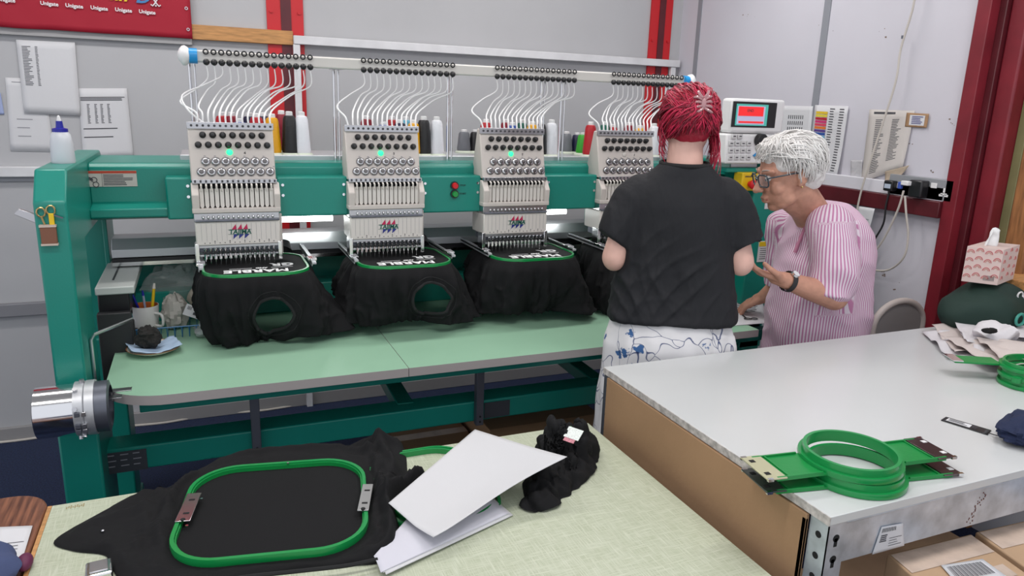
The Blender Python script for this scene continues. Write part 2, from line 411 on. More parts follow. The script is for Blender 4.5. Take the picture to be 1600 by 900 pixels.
# left drive cover board
dv = MB().box((-.325, 2.52, 1.005), (-.215, 2.96, 1.03)).build('drive_cover', mat('drive_cover_grey', (.50, .52, .50), .4), mc, .004)
MB().box((-.285, 2.62, 1.028), (-.279, 2.95, 1.0312)).build('slot', M['black'], dv)
MB().box((-.325, 2.56, .93), (-.235, 2.8, 1.005)).build('drive_box', M['black'], mc, .004)
MB().tube([(-.32, 2.30, .60), (-.32, 2.30, .93), (-.31, 2.30, .945), (-.22, 2.42, .95)], .005, 8).build('cable_guide', M['steel'], mc)
for i in range(4): MB().box((-.325, 2.50+.07*i, .70), (-.23, 2.53+.07*i, .95-.05*i)).build('drive_bracket', M['rubber'], mc, .003)
# thread shelf with rods
sh = MB().box((-.06, 2.82, 1.388), (2.04, 3.20, 1.412)).build('thread_shelf', M['alu'], mc, .003)
MB().box((-.06, 2.80, 1.392), (2.04, 2.82, 1.42)).build('shelf_lip', M['alu'], sh, .003)
RY, RZ = 2.70, 1.745
for px in (299, 522, 700, 845, 877, 1040):
    x = AY(px, 150, 2.78).x
    r = MB().cyl((x, 2.78, 1.40), (x, 2.78, 1.735), .005, n=8).cyl((x+.016, 2.78, 1.40), (x+.016, 2.78, 1.735), .0035, n=8).build('support_rod', M['chrome'], mc)
    MB().box((x-.012, 2.70, 1.727), (x+.03, 2.80, 1.733)).build('rod_bracket', M['steel'], r)
X0, X1 = .012, 1.93
rl = MB().box((X0, RY-.008, RZ-.019), (X1, RY+.012, RZ+.019)).build('thread_rail', mat('rail_cream', (.66, .64, .60), .4), mc, .005)
for x, s in ((X0, -1), (X1, 1)):
    pg = MB().cyl((x-s*.005, RY, RZ), (x+s*.02, RY, RZ), .024, n=16).build('blue_tape', M['blueb'], rl)
    bb = MB().sph((x+s*.032, RY, RZ), (.022, .03, .03), 14, 8)
    for v in bb.v: v += Vector((0, 0, .006*nz(v*60)))
    bb.build('tape_end', M['white'], pg)
# heads -----------------------------------------------------------------
knob = MB().lathe([(.0105, 0), (.0105, .004), (.008, .006), (.0085, .014), (.006, .018), (.0, .0185)], (0, 0, 0), 12, (0, -1, 0)).mesh('tension_knob'); knob.materials.append(M['black'])
cap = MB().lathe([(.0045, .0186), (.0040, .0205), (0, .0207)], (0, 0, 0), 10, (0, -1, 0)).mesh('knob_cap'); cap.materials.append(M['steel'])
disc = MB().lathe([(.0145, 0), (.0145, .003), (.011, .0035), (.011, .007), (.0065, .0075), (.0065, .012), (0, .0125)], (0, 0, 0), 16, (0, -1, 0)).mesh('tension_disc'); disc.materials.append(mat('disc_dark', (.16, .15, .15), .3, .8))
dring = MB().lathe([(.0125, .0033), (.0125, .0055), (.0095, .0075), (.0078, .0075)], (0, 0, 0), 16, (0, -1, 0)).mesh('disc_ring'); dring.materials.append(M['chrome'])
guide = MB().sph((0, -.012, -.016), .0105, 12, 8).mesh('thread_guide'); guide.materials.append(M['black'])
gring = MB().tube([(.0075*math.cos(t*.628), -.011, .006+.0075*math.sin(t*.628)) for t in range(10)], .0025, 6, True).mesh('guide_eye'); gring.materials.append(M['black'])
lever = MB().prism([(-.0062, .0), (.0062, .0), (.0062, -.055), (.003, -.062), (-.003, -.062), (-.0062, -.055)], 'y', -.006, .006).mesh('lever_cover'); lever.materials.append(M['coverw'])
tku = MB().tube([(0, .0, 0), (0, -.018, .004), (0, -.02, .018), (0, -.006, .024)], .0032, 6).mesh('take_up_lever'); tku.materials.append(M['coverw'])
ndl = MB().cyl((0, 0, .028), (0, 0, 0), .0032, n=8).cyl((0, 0, 0), (0, 0, -.016), .0055, n=8).cyl((0, 0, -.016), (0, 0, -.036), .0014, n=6).mesh('needle_bar'); ndl.materials.append(M['chrome'])
scw = MB().cyl((0, -.004, 0), (0, -.012, 0), .004, n=8).mesh('clamp_screw'); scw.materials.append(M['black'])
loop = MB().tube([(.004*math.cos(t*.7), -.006-.003*math.sin(t*.7), .006*math.sin(t*.7)) for t in range(9)], .0016, 5, True).mesh('thread_loop'); loop.materials.append(M['chrome'])
def slope_y(z):          # front of the tilted upper panel
    return lerp(2.615, 2.572, (1.534-z)/(1.534-1.352))
def make_head(x, idx):
    X = lambda d: x+d
    hd = MB().prism([(slope_y(1.352), 1.352), (slope_y(1.534), 1.534), (2.64, 1.534), (2.68, 1.40), (2.72, 1.352)], 'x', X(-.134), X(.128)).build('sewing_head', M['cover'], mc, .004)
    ORG[hd.name] = ORG[mc.name].copy()
    P = lambda nm, b, m, bev=0: b.build(nm, m, hd, bev)
    g = MB().box((X(-.136), 2.603, 1.516), (X(.130), 2.61, 1.538)); P('thread_guide_plate', g, M['steel'], .001)
    b = MB()
    for k in range(15): b.cyl((X(-.122+k*.0173), 2.604, 1.527), (X(-.122+k*.0173), 2.600, 1.527), .004, n=8)
    P('plate_holes', b, M['ink'])
    for r, (z, n, x0) in enumerate(((1.497, 7, -.090), (1.466, 8, -.105))):
        for k in range(n):
            kb = inst('tension_knob', knob, hd, (X(x0+k*.0302), slope_y(z)-.001, z), (R_(-13), 0, 0))
    for r, (z, n, x0) in enumerate(((1.414, 7, -.086), (1.381, 8, -.101))):
        for k in range(n):
            inst('tension_disc', disc, hd, (X(x0+k*.0302), slope_y(z)-.001, z), (R_(-13), 0, 0))
            inst('disc_ring', dring, hd, (X(x0+k*.0302), slope_y(z)-.001, z), (R_(-13), 0, 0))
    ld_ = MB().sph((X(-.012), slope_y(1.443)-.001, 1.443), (.010, .005, .010), 14, 8); P('status_light', ld_, M['led'] if idx < 3 else M['coverw'])
    text('head_number', str(4-idx), .014, M['ink'], hd, frame((X(.035), slope_y(1.441)-.0012, 1.441), (1, 0, 0), (0, -.23, 1)))
    b = MB()
    for k in range(15):
        z = 1.431 if k < 7 else 1.398; kk = k if k < 7 else k-7
        b.box((X(-.088+kk*.0302)-.003, slope_y(z)-.001, z-.001), (X(-.088+kk*.0302)+.003, slope_y(z)+.001, z+.001))
    P('printed_text', b, M['inkl'])
    b = MB().box((X(-.132), 2.562, 1.345), (X(.13), 2.58, 1.358)); P('comb_plate', b, M['steel'], .001)
    b = MB()
    for k in range(16): b.box((X(-.125+k*.0163), 2.5605, 1.348), (X(-.119+k*.0163), 2.563, 1.356))
    P('comb_slots', b, M['ink'])
    # lever housing with fifteen covers
    P('lever_housing', MB().box((X(-.128), 2.582, 1.262), (X(.128), 2.70, 1.346)), M['dark'])
    for s, (a, c) in enumerate(((-.136, -.113), (.117, .137))):
        P('housing_side', MB().prism([(2.55, 1.262), (2.545, 1.31), (2.572, 1.346), (2.70, 1.346), (2.70, 1.262)], 'x', X(a), X(c)), M['cover'], .003)
    for k in range(15):
        inst('lever_cover', lever, hd, (X(-.1055+k*.0154), 2.566, 1.328))
        inst('take_up_lever', tku, hd, (X(-.1055+k*.0154), 2.572, 1.320))
    P('lower_bar', MB().box((X(-.137), 2.548, 1.250), (X(.137), 2.70, 1.266)), M['cover'], .003)
    P('spring_bar', MB().box((X(-.134), 2.556, 1.222), (X(.132), 2.66, 1.250)), M['steel'], .002)
    b = MB()
    for k in range(15): b.sph((X(-.1055+k*.0154), 2.553, 1.236), (.0045, .004, .006), 8, 6)
    P('spring_clips', b, M['chrome'])
    P('spring_rod', MB().cyl((X(-.13), 2.55, 1.225), (X(.13), 2.55, 1.225), .0035, n=8), M['dsteel'])
    # logo cover
    lc = MB().box((X(-.132), 2.553, 1.143), (X(.132), 2.68, 1.222)); P('logo_cover', lc, M['coverw'], .004)
    b = MB()
    for k in range(16): b.box((X(-.114+k*.0154), 2.5523, 1.158), (X(-.1134+k*.0154), 2.5532, 1.216))
    P('cover_grooves', b, M['inkl'])
    text('logo_lettering', 'TAJIMA', .0215, mat('logo_green', (.0, .10, .07), .5), hd, frame((X(.004), 2.5520, 1.186), (1, 0, 0), (0, 0, 1)), font_shear=.15, bold=.0006)
    b = MB(); b2 = MB(); b3 = MB()
    for k in range(3):
        u = X(-.012+k*.0175)
        b.prism([(u-.009, 1.1945), (u+.006, 1.1945), (u+.004, 1.212)], 'y', 2.5515, 2.5528)
        b2.prism([(u-.004, 1.178), (u-.006, 1.1625), (u+.009, 1.176), (u+.008, 1.178)], 'y', 2.5515, 2.5528)
    b3.box((X(-.033), 2.5515, 1.1932), (X(.04), 2.5528, 1.1942)); b3.box((X(-.033), 2.5515, 1.1784), (X(.04), 2.5528, 1.1792))
    P('logo_sails', b, mat('logo_pink', (.50, .01, .08), .5)); P('logo_hulls', b2, mat('logo_blue', (.02, .03, .22), .5)); P('logo_lines', b3, MATS['logo_green'])
    b = MB()
    for k in range(15): b.box((X(-.107+k*.0154), 2.5523, 1.150), (X(-.104+k*.0154), 2.5532, 1.153))
    for k in (2, 5, 8, 11, 13): b.cyl((X(-.1055+k*.0154), 2.5528, 1.157), (X(-.1055+k*.0154), 2.552, 1.157), .002, n=8)
    P('needle_numbers', b, M['ink'])
    # needle case
    P('needle_case', MB().box((X(-.124), 2.572, 1.118), (X(.126), 2.66, 1.143)), M['dsteel'], .002)
    P('needle_plate_bar', MB().box((X(-.128), 2.557, 1.134), (X(.130), 2.575, 1.143)), M['steel'], .001)
    P('presser_bar', MB().box((X(-.128), 2.566, 1.104), (X(.130), 2.58, 1.111)), M['steel'], .001)
    for s in (-1, 1): P('case_bracket', MB().box((X(s*.130)-.007, 2.552, 1.088), (X(s*.130)+.007, 2.60, 1.15)), M['chrome'], .002)
    for k in range(15):
        inst('needle_bar', ndl, hd, (X(-.1055+k*.0154), 2.564, 1.112)); inst('clamp_screw', scw, hd, (X(-.1055+k*.0154), 2.564, 1.118))
        inst('thread_loop', loop, hd, (X(-.1055+k*.0154), 2.560, 1.128))
    P('lamp_hood', MB().lathe([(.016, 0), (.030, -.03), (.027, -.03), (.014, 0)], (X(.155), 2.64, 1.132), 16, (0.3, .5, .8), True), M['rubber'])
    P('side_bracket', MB().box((X(.128), 2.58, 1.10), (X(.142), 2.64, 1.24)), M['cover'], .003)
    # rear neck joins the beam, cylinder arm below
    P('neck', MB().box((X(-.09), 2.66, 1.14), (X(.09), 2.76, 1.40)), M['dgreen'], .004)
    P('cylinder_arm', MB().box((X(-.035), 2.52, .985), (X(.035), 2.97, 1.052)), M['coverw'], .01)
    # thread tubes up to the rail
    rnd = random.Random(5+idx)
    gx0 = [.043, .557, 1.065, 1.575][idx]; gp = .0236
    for k in range(15):
        a = Vector((gx0+k*gp, RY-.014, RZ-.03)); e = Vector((X(-.121+k*.0173), 2.612, 1.536))
        dx = a.x-e.x; bul = (.032 if k in (0,) else .0)
        if idx == 0 and k == 2: pts = [a, a+Vector((-.004, .0, -.03)), Vector((lerp(a.x, e.x, .55)-.02, RY-.02, 1.655)), Vector((e.x-.055, 2.67, 1.62)), Vector((e.x-.042, 2.63, 1.575)), e]
        elif k == 0: pts = [a, a+Vector((-.0, 0, -.04)), Vector((e.x+.02, RY-.02, 1.64)), Vector((e.x-.028, 2.66, 1.60)), Vector((e.x-.008, 2.62, 1.565)), e]
        else:
            j = rnd.uniform(-.008, .008)
            pts = [a, a+Vector((-dx*.01, 0, -.05)), Vector((lerp(a.x, e.x, .42+j*3), RY-.012, 1.635+j)), Vector((e.x+dx*.13, 2.65, 1.588+j*.5)), Vector((e.x+dx*.004, 2.618, 1.562)), e]
        if idx == 0 and k in (0, 1, 3, 4): e2 = Vector((X(-.121+(k-(1 if k > 2 else -1))*.0173*1), 2.612, 1.536)) if k < 2 else e; pts[-1] = e2; pts[-2] = e2+Vector((0, .005, .03))
        sp = spline(pts, 6); n = len(sp)
        P('thread_tube', MB().tube(sp, [lerp(.0020, .0034, i/(n-1)) for i in range(n)], 6), M['tubew'])
        inst('thread_guide', guide, hd, (a.x, RY-.006, RZ-.002)); inst('guide_eye', gring, hd, (a.x, RY-.006, RZ+.008))
    # hoop drive arms
    for s in (-1, 1):
        xx = x+.055+s*.178
        P('frame_arm', MB().box((xx-.008, 2.50, 1.074), (xx+.008, 2.86, 1.082)).box((xx-.008, 2.50, 1.068), (xx-.005, 2.86, 1.088)), M['alu'], .001)
        P('frame_clip', MB().box((xx-.014, 2.53, 1.080), (xx+.014, 2.58, 1.088)), M['chrome'], .001)
    return hd
heads = [make_head(x, i) for i, x in enumerate(HX)]
# control panel and stop switch at the right end
p0, p1 = AY(1141, 153, 2.42), AY(1217, 209, 2.42); p2 = AY(1131, 256, 2.40); p3 = AY(1214, 262, 2.40)
cp = MB().box((p0.x, 2.40, p1.z), (p1.x, 2.47, p0.z)).build('control_panel', M['white'], mc, .012, seg=3)
def on(px0, py0, px1, py1, y, d=.0015):
    a, c = AY(px0, py0, y), AY(px1, py1, y); return MB().box((a.x, y-d, c.z), (c.x, y+d, a.z))
on(1146, 158, 1210, 200, 2.399).build('screen_bezel', M['black'], cp, .002)
on(1151.5, 162, 1197, 197, 2.397).build('screen_frame', mat('screen_teal', (.05, .33, .28), .4, emit=((.12, .55, .48), .35)), cp)
on(1153.5, 165, 1193, 195, 2.395).build('screen_page', mat('screen_grey', (.4, .4, .55), .4, emit=((.45, .45, .62), .4)), cp)
on(1155, 166, 1192, 182, 2.393).build('screen_alert', mat('screen_red', (.7, .02, .02), .4, emit=((.85, .02, .03), .5)), cp)
on(1154, 189, 1192, 193, 2.393).build('screen_alert', MATS['screen_red'], cp)
q = AY(1173, 173, 2.391); text('screen_lettering', 'END', .016, M['ink'], cp, frame((q.x, 2.3912, q.z), (1, 0, 0), (0, 0, 1)))
kp = MB().prism([(2.395, p2.z), (2.40, p1.z-.003), (2.47, p1.z-.003), (2.47, p2.z)], 'x', p2.x, p1.x-.004).build('key_panel', M['white'], mc, .008, seg=3)
for r in range(4):
    for k in range(4 if r else 2):
        q = AY(1143+k*9.2-r*.6+(4 if not r else 0), 213+r*11, 2.395)
        MB().box((q.x-.011, 2.391, q.z-.010), (q.x+.011, 2.397, q.z+.010)).build('key', mat('key_grey', (.62, .62, .62), .5), kp, .002)
        MB().box((q.x-.006, 2.3902, q.z-.002), (q.x+.006, 2.392, q.z+.002)).build('key_mark', M['ink'], kp)
q = AY(1188, 219, 2.39); MB().cyl((q.x, 2.396, q.z), (q.x, 2.372, q.z), .027, .025, n=24).build('jog_dial', M['black'], kp, .002)
q = AY(1181, 243, 2.39); MB().prism([(q.x-.012, q.z), (q.x+.008, q.z+.013), (q.x+.008, q.z-.013)], 'y', 2.391, 2.396).build('arrow_key', M['blueb'], kp)
MB().box((p0.x+.06, 2.45, 1.40), (p0.x+.2, 2.55, p0.z-.05)).build('panel_bracket', M['steel'], mc, .003)
MB().box((p0.x+.02, 2.42, 1.385), (p1.x, 2.6, 1.405)).build('panel_shelf', M['green'], mc, .004)
a, c = AY(1161, 270, 2.385), AY(1184, 298, 2.385)
sb = MB().box((a.x, 2.385, c.z), (c.x, 2.44, a.z)).build('stop_switch', M['yellow'], mc, .004)
q = AY(1174, 288, 2.375); MB().cyl((q.x, 2.385, q.z), (q.x, 2.37, q.z), .012, n=16).lathe([(.013, .015), (.019, .018), (.019, .027), (.012, .032), (0, .033)], (q.x, 2.385, q.z), 20, (0, -1, 0)).build('emergency_button', M['redb'], sb)
q = AY(1172, 276, 2.384); text('lettering', 'EMERGENCY', .0085, M['ink'], sb, frame((q.x, 2.3842, q.z), (1, 0, 0), (0, 0, 1)))
on(1196, 312, 1212, 326, 2.398).build('inverter_label', mat('label_white', (.7, .7, .7), .5), mc)
lw = on(1186, 377, 1206, 408, 2.398).build('caution_label', MATS['label_white'], mc)
on(1187, 378, 1205, 384, 2.396).build('yellow_band', M['yellow'], lw)
b = MB(); a, c = AY(1188, 388, 2.396), AY(1204, 406, 2.396)
for k in range(6): z = lerp(a.z, c.z, k/6); b.box((a.x, 2.395, z-.002), (c.x-.005*(k % 3), 2.397, z))
b.build('printed_text', M['ink'], lw)
# red power lamp and cables
MB().tube(spline([(1.95, 2.5, .7), (1.93, 2.45, .45), (1.85, 2.2, .3), (1.75, 2.3, .1), (1.9, 2.5, .02)], 8), .006, 8).build('power_cable', M['tubew'], mc)
# ================================================================ THREAD CONES
TH = dict(yellow=(.75, .36, .005), red=(.42, .004, .012), crimson=(.25, .004, .02), black=(.008, .008, .01), white=(.80, .81, .86), blue=(.01, .06, .30),
          navy=(.008, .010, .045), grey=(.16, .17, .19), green=(.03, .34, .02), teal=(.01, .13, .09), sky=(.12, .45, .62))
def cone(px, row, col, h, lab, cap='white', py=215):
    y = (2.90, 3.00, 3.10)[row]; x = AY(px, py, y).x; z = 1.412
    t = thing('thread_cone', (x, y, z), lab, 'thread', 'thread cones on the shelf')
    k = h/.15
    MB().lathe([(.0, 0), (.040, 0), (.040, .004), (.033, .010), (.014, .012)], (x, y, z), 20).build('spool_base', mat('spool_pale', (.55, .60, .50), .45), t)
    pr = [(.012, .009), (.029, .010), (.031, .02), (.028, .06*k), (.0235, .125*k), (.019, .136*k), (.013, .138*k)]
    MB().lathe(pr, (x, y, z), 24).build('thread', mat('thread_'+col, TH[col], .38, bump=(420, .6, .002), stretch=(.2, .2, 1.5)), t)
    MB().lathe([(.013, .136*k), (.0125, .15*k), (.009, .152*k), (.006, .150*k)], (x, y, z), 16).build('spool_tip', M['white'], t)
HN = ['the leftmost sewing head', 'the second sewing head', 'the third sewing head', 'the rightmost sewing head']
for (px, row, col, h, lab) in (
    (349, 1, 'red', .15, 'red thread cone, leftmost of those behind the leftmost sewing head'), (364, 1, 'crimson', .15, 'dark crimson thread cone among the tubes of the leftmost sewing head'),
    (376, 0, 'blue', .13, 'blue thread cone among the tubes of the leftmost sewing head'), (391, 1, 'navy', .15, 'navy thread cone among the tubes of the leftmost sewing head'),
    (402, 0, 'red', .15, 'red thread cone left of the yellow one at the leftmost sewing head'), (413, 2, 'navy', .15, 'navy thread cone half hidden beside the yellow one'),
    (426, 0, 'yellow', .15, 'golden yellow thread cone right of the leftmost sewing head'), (441, 2, 'crimson', .16, 'crimson thread cone between the yellow and the black one'),
    (453, 0, 'black', .16, 'black thread cone beside the white one near the red column'), (472, 0, 'white', .16, 'white thread cone in front of the red column'),
    (573, 1, 'crimson', .15, 'crimson thread cone among the tubes of the second sewing head'), (600, 0, 'blue', .13, 'blue thread cone among the tubes of the second sewing head'),
    (613, 1, 'red', .15, 'red thread cone among the tubes of the second sewing head'), (625, 0, 'navy', .14, 'navy thread cone among the tubes of the second sewing head'),
    (634, 1, 'sky', .15, 'pale blue thread cone left of the yellow one at the second sewing head'), (646, 0, 'yellow', .14, 'yellow thread cone at the right of the second sewing head'),
    (662, 0, 'black', .155, 'black thread cone right of the second sewing head'), (682, 0, 'white', .155, 'white thread cone between the second and third sewing heads'),
    (725, 2, 'grey', .10, 'small grey thread cone left of the third sewing head'), (743, 2, 'black', .10, 'small black thread cone peeking out left of the third sewing head'),
    (759, 0, 'red', .15, 'red thread cone at the left of the third sewing head'), (790, 1, 'crimson', .15, 'crimson thread cone among the tubes of the third sewing head'),
    (800, 0, 'blue', .14, 'blue thread cone among the tubes of the third sewing head'), (815, 1, 'teal', .15, 'teal thread cone among the tubes of the third sewing head'),
    (831, 0, 'yellow', .145, 'yellow thread cone at the right of the third sewing head'), (844, 0, 'black', .15, 'black thread cone right of the third sewing head'),
    (861, 0, 'white', .155, 'white thread cone right of the third sewing head'), (885, 2, 'grey', .10, 'small grey thread cone behind the support rods'),
    (902, 2, 'navy', .095, 'small navy thread cone between the grey and green ones'), (911, 1, 'green', .10, 'small bright green thread cone left of the big red one'),
    (922, 0, 'red', .15, 'big red thread cone left of the rightmost sewing head'), (944, 1, 'teal', .15, 'teal thread cone among the tubes of the rightmost sewing head'),
    (956, 1, 'red', .14, 'red thread cone among the tubes of the rightmost sewing head'), (982, 1, 'crimson', .15, 'crimson thread cone among the tubes of the rightmost sewing head'),
    (999, 0, 'yellow', .14, 'yellow thread cone at the right of the rightmost sewing head'), (1021, 0, 'white', .15, 'white thread cone beside the pink-haired person')):
    cone(px, row, col, h, lab)
# ================================================================ HOOPS
def rrect(cx, cy, hx, hy, r, n=8):
    out = []
    for (sx, sy, a0) in ((1, 1, 0), (-1, 1, 90), (-1, -1, 180), (1, -1, 270)):
        for i in range(n+1):
            a = R_(a0+90*i/n); out.append((cx+sx*(hx-r)+r*math.cos(a), cy+sy*(hy-r)+r*math.sin(a)))
    return out
def ring(b, path, z0, z1, w, mtx=None):
    # band of rectangular section following the closed 2D path (w = thickness outwards)
    n = len(path); cx = sum(p[0] for p in path)/n; cy = sum(p[1] for p in path)/n; vs = []
    for i, (x, y) in enumerate(path):
        a, c = Vector(path[i-1]), Vector(path[(i+1) % n]); d = (c-a); nn_ = Vector((d.y, -d.x)).normalized()
        for (o, z) in ((0, z0), (w, z0), (w*1.15, (z0+z1)/2), (w, z1), (0, z1)): vs.append(Vector((x+nn_.x*o, y+nn_.y*o, z)))
    k = 5
    if mtx: vs = [mtx @ v for v in vs]
    b.add(vs, [(i*k+j, ((i+1) % n)*k+j, ((i+1) % n)*k+(j+1) % k, i*k+(j+1) % k) for i in range(n) for j in range(k)])
    return b
HZ = 1.058
HC = [(x+.047, 2.565) for x in HX]
for i, (cx, cy) in enumerate(HC):
    nm = ['leftmost', 'second', 'third', 'rightmost'][i]
    o = ring(MB(), rrect(cx, cy, .160, .160, .085), HZ, HZ+.017, .007).build('embroidery_hoop', M['hoop'], None, org=(cx, cy, HZ), ang=50)
    tag(o, 'green plastic hoop clamping the black shirt under the %s sewing head' % nm, 'hoop', 'hoops under the sewing heads')
# ================================================================ SHIRTS DRAPED FROM THE HOOPS
def cyc(tab, a):
    n = len(tab)
    for i in range(n):
        a0 = tab[i][0]; a1 = tab[(i+1) % n][0] + (360 if i == n-1 else 0); aa = a if a >= a0 else a+360
        if a0 <= aa <= a1:
            t = (aa-a0)/(a1-a0); t = t*t*(3-2*t); b, c = tab[i], tab[(i+1) % n]
            return [lerp(b[k], c[k], t) for k in range(1, len(b))]
    return list(tab[0][1:])
def draped(i, tab, hole, seed):
    cx, cy = HC[i]; nm = ['leftmost', 'second', 'third', 'rightmost'][i]
    t = thing('t_shirt', (cx, cy, TZ), 'black t-shirt hanging from the hoop of the %s sewing head' % nm, 't-shirt', 'shirts being embroidered')
    NT, NS = 200, 44
    def base(a):           # hoop outline by angle
        c, s = math.cos(a), math.sin(a); p = 5.0
        r = 1/((abs(c)**p+abs(s)**p)**(1/p)); r = min(r, 1.19); return c*r*.167, s*r*.167
    def pos(u, s):
        a = u*2*math.pi; d = math.degrees(a) % 360; off, zb = cyc(tab, d); bx, by = base(a)
        L = math.hypot(bx, by); nx, ny = bx/L, by/L
        o = .012*math.sin(min(1, s*6)*math.pi/2) + .022*math.sin(s*math.pi)*(1 if off < .05 else .3) + off*s**1.3
        f = nz((nx*3.2+seed, ny*3.2, s*.8), 1)*.040*s + nz((nx*9+seed, ny*9, s*1.6), 1)*.020*min(1, s*2.5)+abs(nz((nx*5, ny*5+seed, s*2.4)))*-.030*s+.016*s*(1-abs(nz((nx*7+s*2.5+seed, ny*7, s*2))))**5
        z = lerp(HZ+.008, zb, s**.92) + .006*nz((nx*6, ny*6, seed))*s
        return Vector((cx+bx+nx*(o+f), cy+by+ny*(o+f), max(z, TZ+.002)))
    b = MB(); vs = [pos(i_/NT, j/(NS-1)) for j in range(NS) for i_ in range(NT)]
    def inh(u, s):
        if not hole: return 9
        du = (u-hole[0]/360+.5) % 1-.5; return math.hypot(du*360/hole[2], (s-hole[1])/hole[3])
    fs = []
    for j in range(NS-1):
        for i_ in range(NT):
            if inh((i_+.5)/NT, (j+.5)/(NS-1)) > 1: fs.append((j*NT+i_, j*NT+(i_+1) % NT, (j+1)*NT+(i_+1) % NT, (j+1)*NT+i_))
    b.add(vs, fs); o = b.build('shirt_body', M['cloth'], t, ang=180, solid=.0015)
    # panel inside the hoop
    poly = rrect(cx, cy, .161, .161, .085)
    MB().add([(x, y, HZ+.0135) for x, y in poly], [tuple(range(len(poly)))]).build('hooped_panel', M['cloth'], t, smooth=False)
    if hole:
        pts = [pos((hole[0]+hole[2]*1.0*math.cos(a*.1571))/360 % 1, hole[1]+hole[3]*1.0*math.sin(a*.1571)) for a in range(40)]
        MB().tube(pts, .0055, 8, True).build('collar', mat('collar_rib', (.011, .011, .012), .9, bump=(300, .4, .001)), t)
        pts = [pos((hole[0]+hole[2]*1.28*math.cos(a*.1571))/360 % 1, hole[1]+hole[3]*1.28*math.sin(a*.1571)) for a in range(40)]
        MB().tube([p+Vector((0, -.001, 0)) for p in pts], .0016, 5, True).build('collar_seam', MATS['collar_rib'], t)
    z = HZ+.0142
    fr = lambda x, y: frame((cx+x, cy+y, z), (-1, .04, 0), (-.04, -1, 0))
    text('lettering', 'MARBLE', .056, M['embro'], t, fr(-.003, -.108), bold=.0016)
    text('lettering', 'AND', .017, M['embro'], t, fr(.015, -.068), bold=.0006)
    b = MB()
    for s in (-1, 1): b.box((cx+.015+s*.065-.035, cy-.069, z), (cx+.015+s*.065+.035, cy-.067, z+.0006))
    b.build('stitched_line', M['embro'], t)
    text('lettering', 'GR', .056, M['embro'], t, fr(.085, -.025), bold=.0016)
    return t
draped(0, [(0, .115, .885), (25, .03, .93), (60, 0, .99), (130, 0, .99), (160, .0, .9), (185, -.03, .84), (225, -.05, .83), (262, -.10, .825), (290, -.09, .828), (320, .04, .85), (345, .13, .85)], (281, .56, 19, .30), 1.3)
draped(1, [(0, .10, .90), (25, .03, .93), (60, 0, .99), (130, 0, .99), (165, .02, .92), (195, .06, .87), (222, .0, .86), (262, -.05, .865), (290, -.05, .86), (318, .05, .85), (345, .11, .86)], (288, .52, 18, .30), 5.1)
draped(2, [(0, .10, .89), (25, .03, .93), (60, 0, .99), (130, 0, .99), (165, .03, .90), (195, .07, .86), (222, .0, .865), (262, -.04, .862), (290, -.03, .86), (318, .06, .85), (345, .10, .86)], None, 8.7)
draped(3, [(0, .08, .88), (25, .03, .93), (60, 0, .99), (130, 0, .99), (165, .02, .90), (195, .05, .84), (222, .02, .825), (262, -.02, .83), (290, -.02, .83), (318, .05, .85), (345, .09, .86)], None, 12.9)
# ================================================================ THINGS ON AND AROUND THE MACHINE
# cap frame jig
c = Vector((0, 2.095, .805)); xs = [AY(px, 620, 2.095).x for px in (54, 118, 150, 190)]
t = thing('cap_frame', (xs[1], 2.095, .735), 'polished steel cylinder cap frame clamped to the left table end', 'cap frame')
MB().lathe([(.064, 0), (.068, .002), (.068, xs[1]-xs[0])], (xs[0], c.y, c.z), 40, (1, 0, 0)).lathe([(.064, 0), (.064, xs[1]-xs[0])], (xs[0], c.y, c.z), 40, (1, 0, 0)).build('drum', M['chrome'], t)
MB().lathe([(.066, 0), (.072, 0), (.072, .022), (.069, .024), (.073, .026), (.073, xs[2]-xs[1]), (.06, xs[2]-xs[1])], (xs[1], c.y, c.z), 40, (1, 0, 0)).build('clamp_band', M['alu'], t)
b = MB()
for k, a in enumerate((-75, -100, 20, -50, 60, 90)):
    b = MB(); d = Vector((0, math.sin(R_(a-90)), math.cos(R_(a-90)))); q = c+Vector((xs[1]-c.x+.006+.012*(k % 2), 0, 0)); b.cyl(q+d*.07, q+d*.081, .006, n=8); b.build('clamp_screw', M['steel'], t)
for zz in (.012, -.02, -.035):
    for (u0, u1) in ((.004, .016), (.020, .03)): MB().box((xs[1]+u0, c.y-.078, c.z+zz-.006), (xs[1]+u1, c.y-.066, c.z+zz+.006)).build('latch', M['dsteel'] if u0 < .01 else M['steel'], t, .001)
MB().lathe([(.068, 0), (.068, .03), (.055, .034)], (xs[2], c.y, c.z), 32, (1, 0, 0)).build('inner_ring', M['dsteel'], t)
for zz in (.0,): MB().box((xs[2]+.02, c.y+.0, TZ+.0005), (xs[3], c.y+.025, TZ+.003)).box((xs[2]+.02, c.y+.05, TZ+.0005), (xs[3]+.02, c.y+.075, TZ+.003)).build('bracket', M['steel'], t, .0005)
